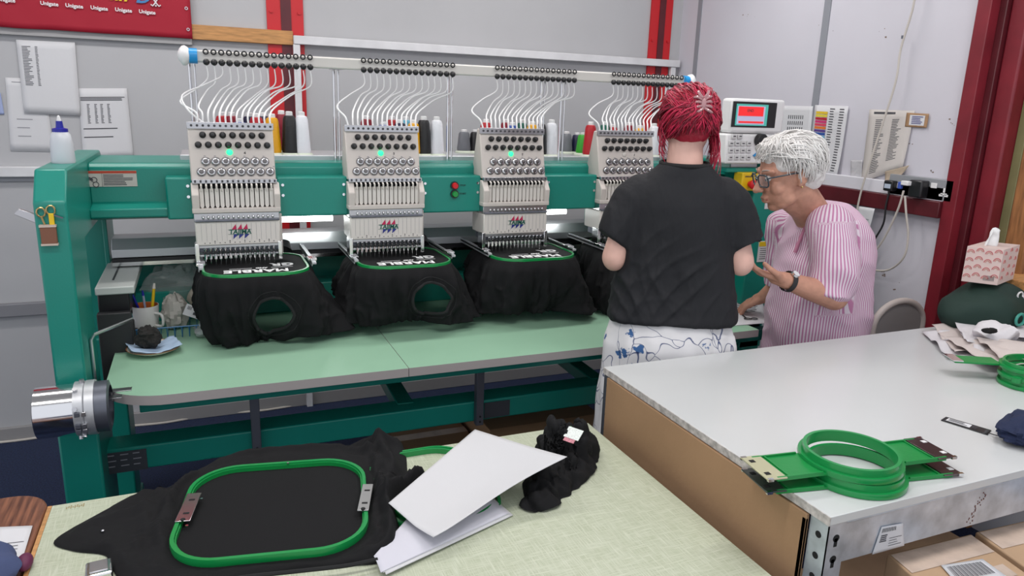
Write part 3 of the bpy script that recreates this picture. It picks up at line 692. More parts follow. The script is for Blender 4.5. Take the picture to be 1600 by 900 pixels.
# pouch with scissors on the left frame
q = AY(77, 366, 2.188)
t = thing('card_pouch', (q.x, 2.188, q.z-.025), 'small brown card pouch taped on the green left frame', 'pouch')
MB().box((q.x-.018, 2.176, q.z-.024), (q.x+.018, 2.1895, q.z+.024)).build('pouch_body', mat('pouch_brown', (.20, .085, .05), .7), t, .002)
MB().box((q.x-.019, 2.1745, q.z+.02), (q.x+.019, 2.19, q.z+.026)).box((q.x-.019, 2.1745, q.z-.028), (q.x+.019, 2.19, q.z-.023)).build('tape_edges', mat('masking_tape', (.55, .45, .38), .6), t)
t = thing('scissors', (q.x, 2.185, q.z), 'gold-handled scissors with yellow grip standing in the card pouch', 'scissors')
b = MB()
for (dx, dz) in ((-.012, .058), (.010, .063)):
    b.tube([(q.x+dx+.010*math.cos(k*.628), 2.184, q.z+dz+.012*math.sin(k*.628)) for k in range(10)], .0022, 6, True); b.tube([(q.x+dx, 2.184, q.z+dz-.012), (q.x+dx*.2, 2.184, q.z+.01)], .0025, 6)
b.build('handles', mat('gold', (.55, .40, .18), .3, 1.0), t)
MB().box((q.x+.004, 2.180, q.z+.02), (q.x+.016, 2.186, q.z+.055)).build('grip', M['yellow'], t, .002)
MB().bar((q.x+.012, 2.183, q.z+.052), (q.x+.036, 2.183, q.z+.042), .003, .004).build('blade', M['dsteel'], t)
q = AY(48, 336, 2.26); t = thing('scraper', (q.x, 2.26, q.z-.02), 'grey wedge-shaped blade sticking out left of the green frame', 'scraper')
MB().prism([(q.x-.036, q.z+.004), (q.x-.024, q.z+.018), (q.x+.012, q.z+.002), (q.x+.016, q.z-.022), (q.x+.008, q.z-.02)], 'y', 2.252, 2.266).build('blade', M['steel'], t, .001)
# glue bottle
y = 2.45; a, c = AY(100, 258, y), AY(96, 180, y)
t = thing('squeeze_bottle', (a.x, y, 1.42), 'clear plastic squeeze bottle with blue cap on the green frame', 'bottle')
H = c.z-1.42
MB().lathe([(0, 0), (.029, 0), (.031, .006), (.029, H*.42), (.025, H*.60), (.019, H*.66), (.0, H*.66)], (a.x, y, 1.42), 24).build('bottle_body', mat('milky_plastic', (.60, .62, .66), .3), t)
MB().lathe([(.020, H*.64), (.020, H*.72), (.010, H*.74), (.008, H*.88), (0, H*.88)], (a.x, y, 1.42), 20).build('cap', M['blue'], t)
MB().lathe([(.006, H*.88), (.0035, H*.98), (0, H)], (a.x, y, 1.42), 12).build('nozzle', M['white'], t)
# blue wire basket
bx0, bx1, by0, by1, bz = -.25, .0, 2.61, 2.78, TZ
t = thing('wire_basket', ((bx0+bx1)/2, (by0+by1)/2, bz), 'blue wire basket of odds and ends on the machine table', 'basket')
bw = mat('blue_wire', (.02, .16, .36), .35)
b = MB().tube([(bx0-.01, by0-.012, bz+.042), (bx1+.01, by0-.012, bz+.042), (bx1+.01, by1, bz+.042), (bx0-.01, by1, bz+.042)], .0024, 6, True); b.build('rim', bw, t)
wire = MB().tube([(0, 0, .002), (0, -.012, .042)], .0014, 5).mesh('wire'); wire.materials.append(bw)
for k in range(12):
    x = lerp(bx0, bx1, k/11); inst('wire', wire, t, (x, by0, bz)); inst('wire', wire, t, (x, by1, bz), (0, 0, math.pi))
for k in range(1, 7):
    inst('wire', wire, t, (bx0, lerp(by0, by1, k/7), bz), (0, 0, -math.pi/2)); inst('wire', wire, t, (bx1, lerp(by0, by1, k/7), bz), (0, 0, math.pi/2))
b = MB()
for k in range(12): x = lerp(bx0, bx1, k/11); b.tube([(x, by0, bz+.002), (x, by1, bz+.002)], .0014, 5)
b.build('floor_wires', bw, t)
# mug with pens
mx, my = -.202, 2.69; mz = TZ+.004
t = thing('mug', (mx, my, mz), 'white mug with orange inside holding pens in the wire basket', 'mug')
MB().lathe([(.0, 0), (.034, 0), (.037, .01), (.043, .098), (.041, .098)], (mx, my, mz), 28).build('mug_body', mat('mug_white', (.72, .70, .67), .25), t)
MB().lathe([(.041, .098), (.036, .012), (0, .01)], (mx, my, mz), 28).build('mug_inside', mat('mug_orange', (.62, .16, .04), .35), t)
MB().tube(spline([(mx+.03, my-.03, mz+.075), (mx+.052, my-.048, mz+.07), (mx+.052, my-.048, mz+.035), (mx+.03, my-.026, mz+.03)], 6), .0045, 8).build('handle', MATS['mug_white'], t)
def pen(dx, dy, tx, ty, h, col, capc, lab, r=.004):
    p = Vector((mx+dx*.4, my+dy*.4, mz+.02)); d = Vector((tx, ty, 1)).normalized()
    t = thing('pen', p, lab, 'pen', 'pens in the mug'); MB().cyl(p, p+d*h, r, n=10).build('barrel', col, t)
    MB().cyl(p+d*h, p+d*(h+.018), r*1.15, r*.6, n=10).build('cap', capc, t)
clearp = mat('clear_pen', (.35, .38, .5), .2)
pen(.01, 0, -.05, -.1, .115, clearp, M['blue'], 'clear pen with blue cap in the middle of the mug'); pen(-.01, .01, -.25, -.1, .105, M['blue'], M['blue'], 'blue pen leaning left in the mug')
pen(.03, 0, .15, 0, .135, M['yellow'], mat('pen_white', (.7, .65, .6), .5), 'tall yellow pen at the right of the mug', .005); pen(-.02, 0, -.32, -.15, .10, M['black'], M['black'], 'thick black marker leaning left in the mug', .007)
# purple brush
t = thing('lint_brush', (mx-.05, my-.01, mz+.08), 'purple-headed brush with black handle leaning in the mug', 'brush')
MB().cyl((mx-.015, my, mz+.03), (mx-.055, my-.02, mz+.12), .006, n=8).build('handle', M['black'], t)
mt = Matrix.Rotation(R_(-50), 3, 'Y'); MB().sph((mx-.075, my-.02, mz+.125), (.034, .014, .013), 14, 8, mt).build('brush_head', mat('purple', (.10, .035, .33), .6, bump=(120, .6)), t)
# crumpled papers, bobbin and bits in the basket
def crumple(name, c, r, m, lab, cat, seed, flat=.6, n=24, amp=.35, group=None):
    c = Vector(c); b = MB().sph(c, 1, n, n*2//3)
    for v in b.v:
        d = v-c; k = 1+amp*nz(d*2.1+Vector((seed, 0, 0)))+amp*.6*nz(d*5+Vector((0, seed, 0))); d = Vector((d.x*r[0], d.y*r[1], d.z*r[2]))*k; v.xyz = c+d
    zmin = c.z-r[2]*flat
    for v in b.v: v.z = max(v.z, zmin)
    o = b.build(name, m, None, org=(c.x, c.y, zmin), ang=25); tag(o, lab, cat, group); return o
crumple('tissue_wad', (-.115, 2.72, TZ+.062), (.045, .04, .06), mat('grey_paper', (.50, .47, .43), .7, bump=(30, .3)), 'crumpled greyish paper beside the mug in the basket', 'paper', 3.1, .95)
crumple('plastic_bag', (-.10, 2.86, TZ+.10), (.11, .035, .10), mat('clear_film', (.45, .50, .48), .15, alpha=.35, bump=(40, .5)), 'crumpled clear plastic bag behind the wire basket', 'bag', 7.7, .9, 28, .4)
crumple('plastic_wrap', (.02, 2.60, TZ+.025), (.07, .045, .03), mat('film_pale', (.55, .58, .58), .2, alpha=.6, bump=(40, .5)), 'crumpled clear wrap lying right of the wire basket', 'wrap', 2.2, .8)
q = Vector((-.03, 2.74, TZ+.105)); t = thing('paper_reel', (q.x, q.y, TZ+.06), 'torn beige paper reel with a dark core in the basket', 'reel')
b = MB().lathe([(.018, -.02), (.036, -.022), (.040, 0), (.035, .022), (.018, .02)], q, 24, (.2, -.8, .35), True)
for v in b.v: v += Vector((.008*nz(v*40), .008*nz(v*40+Vector((3, 0, 0))), .010*nz(v*38+Vector((9, 0, 0)))))
b.build('reel_body', mat('kraft_pale', (.48, .42, .35), .7), t); MB().cyl(q+Vector((.003, -.012, .005)), q-Vector((.003, -.012, .005)), .018, n=16).build('core', M['dark'], t)
q = Vector((-.055, 2.66, TZ+.075)); t = thing('swing_tag', q, 'white printed swing tag with barcode hanging out of the basket', 'tag')
fr_ = frame(q, (.8, -.1, -.35), (.3, .35, .8)); MB().obox(fr_, .052, .04, .0012).build('card', M['paper'], t)
b = MB()
for k in range(5): b.obox(fr_ @ Matrix.Translation((-.018+k*.003, .008, .001)), .0015, .012, .0006)
b.obox(fr_ @ Matrix.Translation((.010, -.006, .001)), .011, .009, .0006); b.build('printed_text', M['ink'], t)
# plate with blue cloth and black clump
px_, py_ = -.172, 2.475
t = thing('plate', (px_, py_, TZ), 'white china saucer with brown rim on the machine table', 'plate')
MB().lathe([(0, .001), (.045, .001), (.05, .004), (.078, .017), (.079, .019), (.05, .008), (0, .006)], (px_, py_, TZ), 36).build('plate_body', mat('china', (.72, .68, .60), .2), t)
MB().lathe([(.0785, .0175), (.0795, .019), (.0775, .0195), (.076, .0185)], (px_, py_, TZ), 36, close=True).build('rim_line', mat('rim_brown', (.25, .10, .04), .3), t)
b = MB().grid(lambda u, v: Vector((px_+(u-.5)*.15*math.cos(.3)-(v-.5)*.09*math.sin(.3), py_+(u-.5)*.15*math.sin(.3)*.5+(v-.5)*.1, TZ+.013+.05*abs(u-.5)**1.5+.006*nz((u*5, v*5, 1)))), 22, 16)
tag(b.build('cloth_square', mat('pale_blue_cloth', (.38, .50, .66), .8, bump=(200, .3, .001)), None, org=(px_, py_, TZ+.01), solid=.0015, ang=180), 'pale blue cloth square lying on the saucer', 'cloth')
crumple('thread_clump', (px_-.012, py_-.005, TZ+.05), (.036, .03, .036), mat('black_fluff', (.014, .013, .012), .9, bump=(80, .8)), 'black clump of waste thread on the saucer', 'thread clump', 4.4, .85, 28, .35)
# printed sheets on the machine table by the hands
def sheet(name, quad, m, lab, cat, lines=None, ink=None, curl=0, th=.0006, group=None, nrm=None, n=10, seed=0):
    Q = [Vector(p) for p in quad]; nn_ = (Q[1]-Q[0]).cross(Q[3]-Q[0]).normalized(); nn_ = Vector(nrm) if nrm else nn_
    def at(u, v, off=0):
        p = Q[0]*(1-u)*(1-v)+Q[1]*u*(1-v)+Q[2]*u*v+Q[3]*(1-u)*v
        return p + nn_*(off + curl*(v**4+.3*u**5) + .0015*nz((u*3+seed, v*3, seed))*(1 if curl else 0))
    t = thing(name, Q[0]*.5+Q[2]*.5, lab, cat, group)
    MB().grid(lambda u, v: at(u, v, .001), n, n).build('paper_sheet', m, t, ang=180, solid=th)
    if lines:
        b = MB()
        for (u0, v0, u1, v1) in lines: b.add([at(u0, v0, .002), at(u1, v0, .002), at(u1, v1, .002), at(u0, v1, .002)], [(0, 1, 2, 3)])
        b.build('printed_text', ink or M['ink'], t, smooth=False)['kind'] = 'stuff'
    return t
def rows(u0, u1, v0, v1, n, th=.35, jit=.3, seed=1):
    r = random.Random(seed); dv = (v1-v0)/n
    return [(u0, v0+k*dv, u0+(u1-u0)*(1-jit*r.random()), v0+k*dv+dv*th) for k in range(n)]
zp = TZ+.001
sheet('printed_sheet', [AZ(1130, 470, zp), AZ(1190, 466, zp), AZ(1200, 505, zp), AZ(1138, 510, zp)], M['paper'], 'printed paper under the older person\'s resting hand', 'paper', rows(.1, .9, .12, .6, 7), nrm=(0, 0, 1))
o = MB()
for dx in (0, .035): o.tube([AZ(1168+dx*300, 498, TZ+.006)+Vector((.014*math.cos(k*.628), .010*math.sin(k*.628), 0)) for k in range(10)], .002, 6, True)
o.bar(AZ(1160, 492, TZ+.006), AZ(1166, 497, TZ+.006), .006, .002); tag(o.build('snips', M['black'], None, org=AZ(1168, 498, TZ)), 'small black-handled snips lying on the printed paper', 'scissors')
# ================================================================ BACK WALL: BANNER AND PAPERS
yb = YW-.036
p0, p1, p2 = AY(0, 42, yb), AY(301, 61, yb), AY(297, 0, yb)
t = thing('banner', ((p0.x+p1.x)/2, yb, p0.z), 'red cloth banner with rows of white lettering on the back wall', 'banner')
xl = p0.x-.6; zt = p2.z+.55
def bpos(u, v):
    x = lerp(xl, lerp(p1.x, p2.x, min(1, v*1.3)), u); zb_ = lerp(p0.z, p1.z, (x-p0.x)/(p1.x-p0.x)) if True else 0
    return Vector((x, yb-.006*abs(nz((u*7+v*3, v*1.5, 0)))-.004, lerp(zb_+.004*nz((u*9, 0, 0)), zt, v)))
MB().grid(bpos, 60, 30).build('banner_cloth', mat('banner_red', (.36, .004, .022), .7, bump=(500, .2, .001)), t, ang=180, solid=.002)
wp = mat('banner_white', (.78, .74, .76), .6)
dirx = (AY(230, 19, yb)-AY(88, 5, yb))
for px, py in ((9, 0), (77, 6), (116, 9.5), (155, 13), (193, 16), (230, 19)):
    p = AY(px, py, yb-.014); text('lettering', 'Unigate', .0215, wp, t, frame(p, dirx, (0, 0, 1)), bold=.0006)
for px, py, m in ((185, -3, M['yellow']), (222, 1, mat('banner_blue', (.05, .20, .45), .6)), (243, 3, wp)):
    p = AY(px, py, yb-.014)
    if m is wp:
        b = MB()
        for s in (-1, 1): b.tube([p+Vector((s*.02, 0, -.012)), p+Vector((s*.013, 0, -.018)), p+Vector((s*.004, 0, -.008)), p+Vector((-s*.02, 0, .03))], .003, 6)
        b.sph(p+Vector((0, 0, -.017)), .004, 8, 6).build('hockey_emblem', wp, t)
    else: text('emblem_lettering', 'nn' if m is M['yellow'] else 'D', .07, m, t, frame(p+Vector((0, 0, .012)), dirx, (0, 0, 1)), font_shear=.4, bold=.002)
b = MB()
for px, py in ((291, 13), (294, 46)):
    p = AY(px, py, yb-.012); b.lathe([(.004, 0), (.007, 0), (.007, .002), (.004, .002)], p, 12, (0, -1, 0), True)
b.build('eyelets', M['steel'], t)
def wallsheet(name, pxs, m, lab, lines, **k):
    yy = k.pop('y', YW-.003); return sheet(name, [AY(x, y_, yy) for x, y_ in pxs], m, lab, 'paper', lines, nrm=(0, -1, 0), **k)
wallsheet('wall_sheet', [(8, 121), (70, 124), (84, 237), (17, 236)], M['paper'], 'white sheet in a clear pocket, lowest left on the back wall', [(.15, .05, .8, .06)] + rows(.2, .6, .55, .9, 3, .1), y=YW-.002, ink=M['inkl'])
wallsheet('wall_sheet', [(25, 62), (117, 66), (126, 181), (38, 177)], M['paper'], 'white sheet with two narrow columns of small print on back wall', rows(.08, .24, .08, .62, 26, .45, .5) + rows(.30, .35, .08, .62, 26, .45, .3, 3), y=YW-.008)
wallsheet('wall_sheet', [(122, 138), (198, 138), (209, 246), (130, 249)], M['paper'], 'white sheet with a printed table and faint handwriting on back wall', rows(.03, .95, .12, .18, 3, .6, .1) + [x for c_ in (.15, .3, .42, .56) for x in rows(c_, c_+.06, .22, .5, 14, .5, .4)] + rows(.05, .75, .56, .80, 2, .12, .2), y=YW-.005)
wallsheet('wall_sheet', [(-30, 143), (1, 145), (7, 179), (-30, 179)], mat('blue_print', (.35, .42, .66), .7), 'sliver of a blue printed sheet at the left photo edge', None)
# ================================================================ FRONT TABLE (pale woven laminate)
FZ = .74; FX0, FX1, FY0, FY1 = -.345, .985, .35, 1.70
m, N, L, B = nodes('woven_laminate'); B.inputs['Roughness'].default_value = .42
tc_ = N.new('ShaderNodeTexCoord'); outs = []
for sc in ((22, 520, 1), (520, 22, 1), (60, 60, 1)):
    mp = N.new('ShaderNodeMapping'); mp.inputs['Scale'].default_value = sc; L.new(tc_.outputs['Object'], mp.inputs[0])
    n = N.new('ShaderNodeTexNoise'); n.inputs['Scale'].default_value = 1; n.inputs['Detail'].default_value = 2; L.new(mp.outputs[0], n.inputs['Vector']); outs.append(n)
mx_ = N.new('ShaderNodeMath'); mx_.operation = 'MAXIMUM'; L.new(outs[0].outputs['Fac'], mx_.inputs[0]); L.new(outs[1].outputs['Fac'], mx_.inputs[1])
r = N.new('ShaderNodeValToRGB'); r.color_ramp.elements[0].position = .42; r.color_ramp.elements[1].position = .74
r.color_ramp.elements[0].color = (.40, .44, .31, 1); r.color_ramp.elements[1].color = (.58, .61, .49, 1)
L.new(mx_.outputs[0], r.inputs[0]); L.new(r.outputs[0], B.inputs['Base Color'])
t = thing('work_table', ((FX0+FX1)/2, 1.1, 0), 'pale green work table with fine woven laminate top in front', 'table')
MB().box((FX0, FY0, FZ-.022), (FX1, FY1, FZ)).build('table_top', MATS['woven_laminate'], t, .001)
MB().box((FX0-.008, FY0, FZ-.024), (FX0, FY1, FZ)).build('wood_edging', M['wood'], t)
for x in (FX0+.06, FX1-.06):
    for y in (FY0+.06, FY1-.08): MB().box((x-.02, y-.02, 0), (x+.02, y+.02, FZ-.022)).build('leg', M['dsteel'], t, .002)
o = MB()
q = AZ(118, 792, FZ)
for k in range(9): o.box((q.x-.018+k*.004, q.y-.004+.003*(k % 2), FZ), (q.x-.0155+k*.004, q.y+.004+.003*(k % 3), FZ+.0004))
o.build('scuff_mark', mat('scuff', (.32, .27, .14), .8), t); tag(bpy.data.objects[-1] if False else [x for x in t.children if x.name.startswith('scuff')][0], kind='stuff')
# brown desk at the left with rounded corner
m, N, L, B = nodes('brown_veneer'); B.inputs['Roughness'].default_value = .38
tc_ = N.new('ShaderNodeTexCoord'); mp = N.new('ShaderNodeMapping'); mp.inputs['Scale'].default_value = (70, 5, 5); mp.inputs['Rotation'].default_value = (0, 0, .12); L.new(tc_.outputs['Object'], mp.inputs[0])
n = N.new('ShaderNodeTexNoise'); n.inputs['Scale'].default_value = 1.6; n.inputs['Detail'].default_value = 6; L.new(mp.outputs[0], n.inputs['Vector'])
r = N.new('ShaderNodeValToRGB'); r.color_ramp.elements[0].position = .35; r.color_ramp.elements[1].position = .65
r.color_ramp.elements[0].color = (.085, .030, .016, 1); r.color_ramp.elements[1].color = (.26, .105, .055, 1); L.new(n.outputs['Fac'], r.inputs[0]); L.new(r.outputs[0], B.inputs['Base Color'])
DX = FX0-.012; DY = AZ(40, 772, .735).y
t = thing('brown_desk', (-.8, 1.2, 0), 'dark brown wood-grain desk with rounded corner at the left', 'desk')
poly = [(DX-.08+.08*math.cos(R_(a)), DY-.08+.08*math.sin(R_(a))) for a in range(0, 91, 9)] + [(-1.3, DY), (-1.3, .3), (DX, .3)]
MB().prism(poly, 'z', .711, .735).build('desk_top', MATS['brown_veneer'], t, .004)
for x in (-1.2, DX-.1):
    for y in (.45, DY-.12): MB().box((x-.02, y-.02, 0), (x+.02, y+.02, .711)).build('leg', M['dsteel'], t, .002)
zq = .736
sheet('paper_sheet', [AZ(-40, 826, zq), AZ(51, 822, zq), AZ(36, 872, zq), AZ(-60, 890, zq)], M['paper'], 'white paper lying on the brown desk', 'paper', rows(.55, .95, .5, .8, 3, .15), nrm=(0, 0, 1))
q = AZ(8, 880, .755); t = thing('denim_bundle', (q.x-.04, q.y, .737), 'blue denim bundle with a purple tip on the brown desk', 'bundle')
b = MB().sph((q.x-.045, q.y-.02, .765), (.075, .07, .032), 30, 18)
for v in b.v: v += Vector((.012*nz(v*22), .012*nz(v*22+Vector((5, 0, 0))), .010*nz(v*26))); v.z = max(v.z, .7375)
b.build('denim', mat('denim', (.055, .075, .17), .85, bump=(400, .4, .001)), t)
b = MB().sph((q.x+.032, q.y-.005, .753), (.014, .024, .014), 14, 10)
b.build('purple_tip', mat('purple_tip', (.12, .015, .06), .6), t)
# ---- black shirt clamped in the big hoop on the front table
def radial_cloth(name, outline, centre, hfn, parent, m, nr=34, seg=6, solid=.002):
    O = spline([(p.x, p.y, 0) for p in outline], seg, True); c = Vector((centre[0], centre[1], 0)); n = len(O); b = MB(); vs = []
    for j in range(nr):
        s = ((j+1)/nr)
        for p in O: q = c+(p-c)*s; vs.append(Vector((q.x, q.y, hfn(q.x, q.y, s))))
    vs.append(Vector((c.x, c.y, hfn(c.x, c.y, 0))))
    fs = [(j*n+i, j*n+(i+1) % n, (j+1)*n+(i+1) % n, (j+1)*n+i) for j in range(nr-1) for i in range(n)] + [(nr*n, i, (i+1) % n) for i in range(n)]
    fs = [f[::-1] if False else f for f in fs]
    return b.add(vs, fs).build(name, m, parent, ang=180)
hp = [AZ(x, y, FZ+.018) for x, y in ((318, 765), (560, 740), (545, 845), (290, 850))]
# hoop: centre, axes measured on the table
hc = AZ(428, 800, FZ+.018); e1 = AZ(574, 780, FZ+.018); e0 = AZ(284, 805, FZ+.018); far = AZ(445, 727, FZ+.018); near = AZ(410, 874, FZ+.018)
hxl = (e1-e0).length/2; hyl = (far-near).length/2; ax = (e1-e0).normalized(); hcc = (e0+e1+far+near)/4
HM = frame((hcc.x, hcc.y, 0), (ax.x, ax.y, 0), (-ax.y, ax.x, 0))
def hoop_s(x, y):
    l = HM.inverted() @ Vector((x, y, 0)); a = max(0, abs(l.x)-(hxl-.09)); b = max(0, abs(l.y)-(hyl-.09))
    if abs(l.x) < hxl-.09 or abs(l.y) < hyl-.09: return max(abs(l.x)-hxl, abs(l.y)-hyl)
    return math.hypot(a, b)-.09
OUT = [AZ(x, y, FZ) for x, y in ((85, 846), (150, 806), (218, 772), (236, 776), (262, 766), (288, 752), (330, 726), (420, 704), (520, 700), (575, 696), (622, 694), (634, 712), (640, 748), (667, 745), (655, 765), (636, 776), (618, 795), (624, 826), (622, 858), (596, 880), (540, 886), (470, 892), (400, 905), (300, 925), (225, 930), (185, 905), (172, 880), (160, 868), (112, 862))]
FOLDS = []
for pts, amp, wd in (([(590, 705), (612, 738), (600, 780), (612, 820), (612, 858)], .040, .016), ([(560, 700), (600, 703), (632, 702)], .030, .013), ([(606, 792), (636, 766), (660, 750)], .045, .012),
        ([(250, 780), (262, 800), (250, 830), (262, 862)], .020, .012), ([(300, 750), (270, 785), (268, 820)], .022, .010), ([(200, 896), (300, 900), (420, 893), (560, 882)], .012, .008), ([(345, 722), (430, 710), (520, 708), (580, 712)], .018, .010),
        ([(585, 730), (592, 770), (582, 810), (590, 850)], .022, .010), ([(130, 830), (180, 815), (235, 800)], .010, .012), ([(225, 780), (230, 820), (215, 862)], .014, .011), ([(600, 868), (560, 868), (610, 830)], .015, .010), ([(575, 712), (600, 740), (590, 765)], .02, .009)):
    FOLDS.append(([(q.x, q.y) for q in spline([AZ(x, y, FZ) for x, y in pts], 7)], amp, wd))
def sh_h(x, y, s):
    d = hoop_s(x, y)
    if d < 0: return FZ+.012
    k = min(1, d/.03)
    f = .008*nz((x*16, y*9, 3))+.010*abs(nz((x*9+y*7, y*16, 8)))+.005*nz((x*45, y*30, 2))
    for pl_, amp, wd in FOLDS:
        dm = min((x-q[0])**2+(y-q[1])**2 for q in pl_); wv_ = wd*(1+.35*nz((x*20, y*20, amp*99)))
        if dm < wv_*wv_*7: f += amp*.75*math.exp(-dm/(wv_*wv_))
    e = min(1, (1-s)/.07)**.6
    return FZ+.002+max(.0, .010+f*k)*e
t = thing('t_shirt', (hcc.x, hcc.y, FZ), 'black t-shirt spread on the front table with a big hoop clamped on', 't-shirt')
radial_cloth('shirt_cloth', OUT, (hcc.x, hcc.y), sh_h, t, M['cloth'], 80)
q = AZ(161, 833, FZ+.012); MB().sph(q+Vector((0, 0, .006)), (.0035, .0035, .002), 8, 6).build('snap_stud', M['steel'], t)
pts = [AZ(x, y, FZ+.020) for x, y in ((590, 874), (540, 884), (470, 892), (380, 902), (300, 916))]
MB().tube(spline(pts, 8), .004, 6).build('hem', mat('hem_cloth', (.012, .012, .013), .9), t)
pp_ = [HM @ Vector((x, y, 0)) for x, y in rrect(0, 0, hxl-.008, hyl-.008, .094, 10)]
MB().add([(p.x, p.y, FZ+.0145) for p in pp_], [tuple(range(len(pp_)))]).build('hooped_panel', M['cloth'], t, smooth=False)
t = thing('embroidery_hoop', (hcc.x, hcc.y, FZ+.01), 'large green rounded hoop with chrome brackets on the front table', 'hoop')
pth = [((HM @ Vector((x, y, 0))).x, (HM @ Vector((x, y, 0))).y) for x, y in rrect(0, 0, hxl-.007, hyl-.007, .095, 10)]
ring(MB(), pth, FZ+.012, FZ+.028, .008).build('hoop_ring', M['hoop'], t, ang=50)
ip = [((HM @ Vector((x, y, 0))).x, (HM @ Vector((x, y, 0))).y) for x, y in rrect(0, 0, hxl-.0105, hyl-.0105, .092, 10)]
ring(MB(), ip, FZ+.012, FZ+.024, .003).build('inner_ring', M['hoopd'], t, ang=50)
for s, (pa, pb) in enumerate((((304, 771), (285, 815)), ((575, 757), (567, 798)))):
    a, c = AZ(*pa, FZ+.03), AZ(*pb, FZ+.03); d = (c-a); mt = frame((a+c)/2, d, (-d.y, d.x, 0))
    o = MB().obox(mt, d.length, .030 if s == 0 else .024, .003).build('chrome_bracket', mat('bracket_pinkish', (.62, .56, .58), .2, 1.0) if s == 0 else mat('bracket_grey', (.42, .42, .42), .35, .6), t, .001)
    for k in (-.24, .24): MB().obox(mt @ Matrix.Translation((k*d.length, .001, .0017)), .006, .012, .0006).build('slot', M['dark'], o)
    MB().cyl((mt @ Vector((d.length*.46, 0, .0))), (mt @ Vector((d.length*.46, 0, .003))), .005, n=10).build('notch', M['dark'], o)
for px, py in ((315, 780), (292, 822), (450, 724)):
    q = AZ(px, py, FZ+.028); MB().cyl(q, q+Vector((0, 0, .002)), .003, n=8).build('screw', M['chrome'], t)
# metal thing at the bottom edge
q = AZ(158, 893, FZ); t = thing('steel_clip', (q.x, q.y-.02, FZ), 'shiny metal box-shaped clip at the bottom left table edge', 'clip')
mt = frame((q.x, q.y-.02, FZ+.012), (1, .1, 0), (-.1, 1, 0))
MB().obox(mt, .045, .05, .022).build('clip_body', M['chrome'], t, .004, seg=3); MB().obox(mt @ Matrix.Translation((0, .003, .011)), .030, .036, .003).build('clip_inset', M['steel'], t, .001)
# ---- second green hoop under the paper
q0, q1 = AZ(648, 706, FZ+.01), AZ(640, 826, FZ+.01)
cq = (q0+q1)/2+Vector((.05, 0, 0)); t = thing('embroidery_hoop', (cq.x, cq.y, FZ), 'green hoop half hidden under the white sheets on the front table', 'hoop')
ring(MB(), rrect(cq.x, cq.y, .12, abs(q0.y-q1.y)/2+.01, .08, 10), FZ+.0005, FZ+.011, .007).build('outer_ring', M['hoop'], t, ang=50)
ring(MB(), rrect(cq.x, cq.y, .107, abs(q0.y-q1.y)/2-.004, .075, 10), FZ+.0005, FZ+.014, .006).build('inner_ring', M['hoop'], t, ang=50)
# ---- white backing sheets
pw = mat('backing_white', (.60, .60, .615), .85, bump=(350, .25, .001)); pw2 = mat('backing_lilac', (.60, .595, .66), .85, bump=(350, .2, .001))
def backing(name, quad, lab, hf, mm, n=24, cut=0):
    Q = [Vector(p) for p in quad]
    def at(u, v):
        u *= 1-cut*math.sin(math.pi*min(1, v*1.08))**1.3; p = Q[0]*(1-u)*(1-v)+Q[1]*u*(1-v)+Q[2]*u*v+Q[3]*(1-u)*v; return Vector((p.x, p.y, p.z+hf(u, v)))
    o = MB().grid(at, n, n).build(name, mm, None, org=Q[0], ang=180, solid=.0008); tag(o, lab, 'sheet', 'white backing sheets on the front table'); return o
za = FZ+.018
base = [AZ(712, 735, za), AZ(802, 796, za), AZ(603, 891, za), AZ(592, 872, za)]
for k, (dx, dy, lab) in enumerate(((0, 0, 'undermost white backing sheet of the stack beside the hooped shirt'), (-.004, .005, 'middle white backing sheet of the stack beside the hooped shirt'), (-.009, .004, 'second topmost white backing sheet under the curled one'))):
    backing('backing_sheet', [p+Vector((dx, dy, k*.002)) for p in base], lab, lambda u, v: -.014*u**2*(1-.3*v), pw2 if k == 2 else pw)
zc = FZ+.022
tq = [AZ(742, 671, FZ+.05), AZ(886, 716, FZ+.10), AZ(677, 847, FZ+.03), AZ(607, 786, FZ+.045)]
backing('backing_sheet', tq, 'topmost white backing sheet, large and curled, on the front table', lambda u, v: -.020*math.sin(math.pi*u*.9)*math.sin(math.pi*v)+.022*max(0, u-.6)**1.2*(.5+v), pw, 34, .10)
# ---- crumpled black garment at the far right corner
q = AZ(872, 745, FZ)
t = thing('t_shirt', (q.x, q.y, FZ), 'crumpled black t-shirt with white neck label on the front table', 't-shirt')
OUT2 = [AZ(x, y, FZ) for x, y in ((838, 712), (826, 750), (812, 788), (834, 802), (868, 792), (900, 768), (922, 742), (935, 722), (934, 702), (905, 698), (860, 700))]
c2 = sum(OUT2, Vector())/len(OUT2)
def gh(x, y, s):
    f = .80+.45*nz((x*11, y*11, 2))+.25*(1-abs(nz((x*18+y*10, y*9-x*6, 4))))**5+.12*(1-abs(nz((x*20+y*14, y*12, 7))))**4-.25*abs(nz((x*30, y*40, 9))); an_ = math.atan2(y-c2.y, x-c2.x); e = (1-s**(2.4+1.5*nz((math.cos(an_)*3, math.sin(an_)*3, 1)))); f += .16*nz((math.cos(an_)*4, math.sin(an_)*6, s*2.2))+.10*(1-abs(nz((math.cos(an_)*5, math.sin(an_)*5, s*1.5+3))))**4
    return FZ+.002+max(0, .080*f*e)*(1.25 if y > c2.y else .85)
oc = radial_cloth('shirt_cloth', OUT2, (c2.x, c2.y+.015), gh, t, M['cloth'], 50, 12)
nn0 = [v.normal.copy() for v in oc.data.vertices]; go = ORG[t.name]
for v, n_ in zip(oc.data.vertices, nn0):
    q = v.co+go; q2 = (q.x*20+q.z*14, q.y*16-q.z*10, q.z*18)
    v.co += n_*(.020*(1-abs(nz(q2)))**4-.008+.008*nz((q.x*50, q.y*40, q.z*40))); v.co.z = max(v.co.z, .001)
